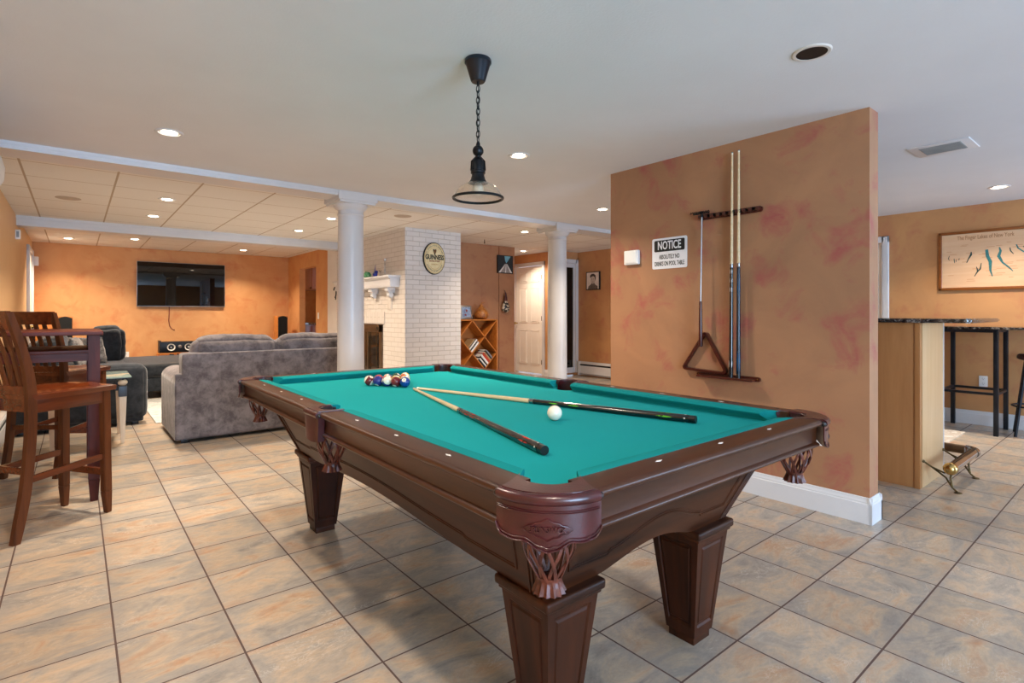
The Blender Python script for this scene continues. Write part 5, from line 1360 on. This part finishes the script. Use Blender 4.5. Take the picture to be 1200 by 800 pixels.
dt = thing('drink_table', 'narrow granite topped table with black metal legs by the right wall', 'table', (7.2, 1.3, 0))
new('granite').prism([(x+7.19, y+1.24) for x, y in rrect(.68, .98, .06)], 1.042, 1.068, b=.006, seg=2).build('tabletop', dt)
for x in (6.965, 7.455):
    for y in (1.075, 1.505): new('steel_blue').box(x-.019, x+.019, y-.019, y+.019, 0, 1.042, .003).build('leg', dt)
k = new('steel_blue')
for y in (1.075, 1.505): k.box(6.965, 7.455, y-.011, y+.011, .395, .420)
for x in (6.965, 7.455): k.box(x-.011, x+.011, 1.075, 1.505, .395, .420)
k.build('stretcher', dt, smooth=False)
k = new('steel_blue').box(6.965, 7.455, 1.065, 1.085, 1.01, 1.042).box(6.965, 7.455, 1.495, 1.515, 1.01, 1.042).box(6.955, 6.975, 1.075, 1.505, 1.01, 1.042).box(7.445, 7.465, 1.075, 1.505, 1.01, 1.042); k.build('frame', dt, smooth=False)
def stool(x, y, label, rz=0, first=None):
    if first: return dup(first, (x, y, 0), rz, label)
    o = thing('bar_stool', label, 'bar stool', (0, 0, 0), group='black metal bar stools by the drink table')
    new('leather_dark').lathe([(0, .745), (.125, .745), (.145, .757), (.145, .785), (.13, .800), (0, .805)], (0, 0, 0), 32).build('seat', o)
    for i in range(4):
        a = PI/4+PI/2*i; new('steel_blue').tube([(.11*math.cos(a), .11*math.sin(a), .745), (.225*math.cos(a), .225*math.sin(a), 0)], .013, 10).build('leg', o)
    new('steel_blue').tube([(.180*math.cos(2*PI*i/32), .180*math.sin(2*PI*i/32), .29) for i in range(32)], .009, 8, closed=True).build('foot_ring', o)
    o.location = (x, y, 0); o.rotation_euler = (0, 0, rz); return o
s1 = stool(7.30, 1.78, 'black metal bar stool mostly hidden behind the oak bar end', .05)
stool(7.26, .82, 'black metal bar stool at the right picture edge', .16, s1)
rg = new('rug_cream').box(5.35, 6.92, 1.30, 3.0, 0, .012, .003); tag(rg.build('bar_rug'), 'small cream patterned rug on the tiles beside the oak bar', 'rug')

# wooden lake map ------------------------------------------------------
mp_ = thing('lake_map', 'wood framed carved map of long blue lakes on the right wall', 'map', (XR, 1.253, 1.45))
my0, my1, mz0, mz1 = .86, 1.646, 1.452, 2.097; MC = onx(XR, (my0+my1)/2, (mz0+mz1)/2); W2, H2 = (my1-my0)/2, (mz1-mz0)/2
f_ = new('map_frame')
for a in ((-W2, W2, H2-.03, H2), (-W2, W2, -H2, -H2+.03), (-W2, -W2+.03, -H2, H2), (W2-.03, W2, -H2, H2)): f_.box(*a, 0, .035, .007, 3, mat=MC)
f_.build('frame', mp_); new('map_wood').box(-W2+.025, W2-.025, -H2+.025, H2-.025, 0, .020, mat=MC).build('board', mp_, smooth=False)
new('brown_ink').text('The Finger Lakes of New York', .06, MC @ Matrix.Translation((.0, .247, .0202)), fit=.465, bold=.0006).build('title_text', mp_, smooth=False)
def lake(pts, ws, mat='teal'):
    k = new(mat); L = []; t = bmesh.new()
    P_ = [Vector((x, y, 0)) for x, y in pts]
    for i, p in enumerate(P_):
        d = (P_[min(i+1, len(P_)-1)]-P_[max(i-1, 0)]).normalized(); nn = Vector((-d.y, d.x, 0))
        L.append((t.verts.new(p+nn*ws[i]), t.verts.new(p-nn*ws[i])))
    for a, b2 in zip(L, L[1:]): t.faces.new((a[0], a[1], b2[1], b2[0]))
    r = bmesh.ops.extrude_face_region(t, geom=t.faces[:]); bmesh.ops.translate(t, vec=(0, 0, .0015), verts=[v for v in r['geom'] if isinstance(v, bmesh.types.BMVert)])
    k._add(t, MC @ Matrix.Translation((0, 0, .0195))); k.build('lake', mp_, smooth=False)
# board coordinates: x right, y up, from the board centre
lake([(.015, .105), (.022, .034), (.045, -.024), (.045, -.115), (.062, -.183)], [.012, .014, .015, .009, .004])
lake([(.117, .121), (.126, .082), (.111, .028), (.142, -.042), (.192, -.097), (.223, -.137)], [.005, .010, .014, .008, .007, .003])
lake([(-.112, .092), (-.112, .062), (-.134, .018), (-.150, -.024)], [.004, .009, .005, .003], 'teal_dark')
lake([(-.028, -.035), (-.037, -.099), (-.059, -.125), (-.085, -.175)], [.003, .006, .006, .003], 'teal_dark'); lake([(-.068, -.073), (-.061, -.100), (-.059, -.125)], [.003, .005, .004], 'teal_dark')
lake([(-.299, .064), (-.307, .032), (-.299, .012)], [.002, .004, .002], 'teal_dark'); lake([(-.258, .028), (-.256, .005), (-.253, -.02)], [.003, .004, .002], 'teal_dark'); lake([(-.238, .016), (-.241, -.010)], [.003, .002], 'teal_dark'); lake([(-.214, .03), (-.216, .008)], [.003, .003], 'teal_dark')
lake([(.199, .109), (.204, .075), (.227, .04)], [.004, .005, .003], 'teal_dark'); lake([(.248, .137), (.261, .098), (.301, .060), (.33, .045)], [.005, .006, .006, .003]); lake([(.300, .115), (.318, .090), (.335, .07)], [.004, .005, .003], 'teal_dark')
k = new('pale_ink'); random.seed(3)
for i in range(34): 
    x = random.uniform(-.33, .26); y = random.uniform(-.24, .17); k.box(x, x+random.uniform(.03, .08), y, y+.005, .0195, .0203, mat=MC)
k.build('carved_place_names', mp_, smooth=False)

# =================================================================== LIGHT AND CAMERA
def area(name, loc, rot, sx, sy, e, col, spread=180):
    L = bpy.data.lights.new(name, 'AREA'); L.shape = 'RECTANGLE'; L.size = sx; L.size_y = sy; L.energy = e; L.color = col; L.spread = math.radians(spread)
    o = bpy.data.objects.new(name, L); COL.objects.link(o); o.location = loc; o.rotation_euler = rot; return o
for i, (a, b_, z0_, z1_) in enumerate(ops):
    e = (215, 150)[i]
    area('window_daylight', ((a+b_)/2, YB-.15, (z0_+z1_)/2), (PI/2+.32, 0, 0), b_-a, z1_-z0_, e, (.44, .69, 1.0))
W = bpy.data.worlds.new('sky'); bpy.context.scene.world = W; W.use_nodes = True
bg = W.node_tree.nodes['Background']; bg.inputs[0].default_value = (.62, .78, 1, 1); bg.inputs[1].default_value = 1.0

cam = bpy.data.cameras.new('camera'); co = bpy.data.objects.new('camera', cam); COL.objects.link(co)
co.location = (0, 0, 1.2); co.rotation_euler = (PI/2, 0, -.683)
cam.sensor_width = 36; cam.lens = 628/1200*36; cam.shift_y = -33/1200; cam.clip_start = .02
sc_ = bpy.context.scene; sc_.camera = co
sc_.view_settings.view_transform = 'Standard'; sc_.view_settings.look = 'None'; sc_.view_settings.gamma = 1; sc_.view_settings.use_curve_mapping = False
sc_.view_settings.exposure = .66
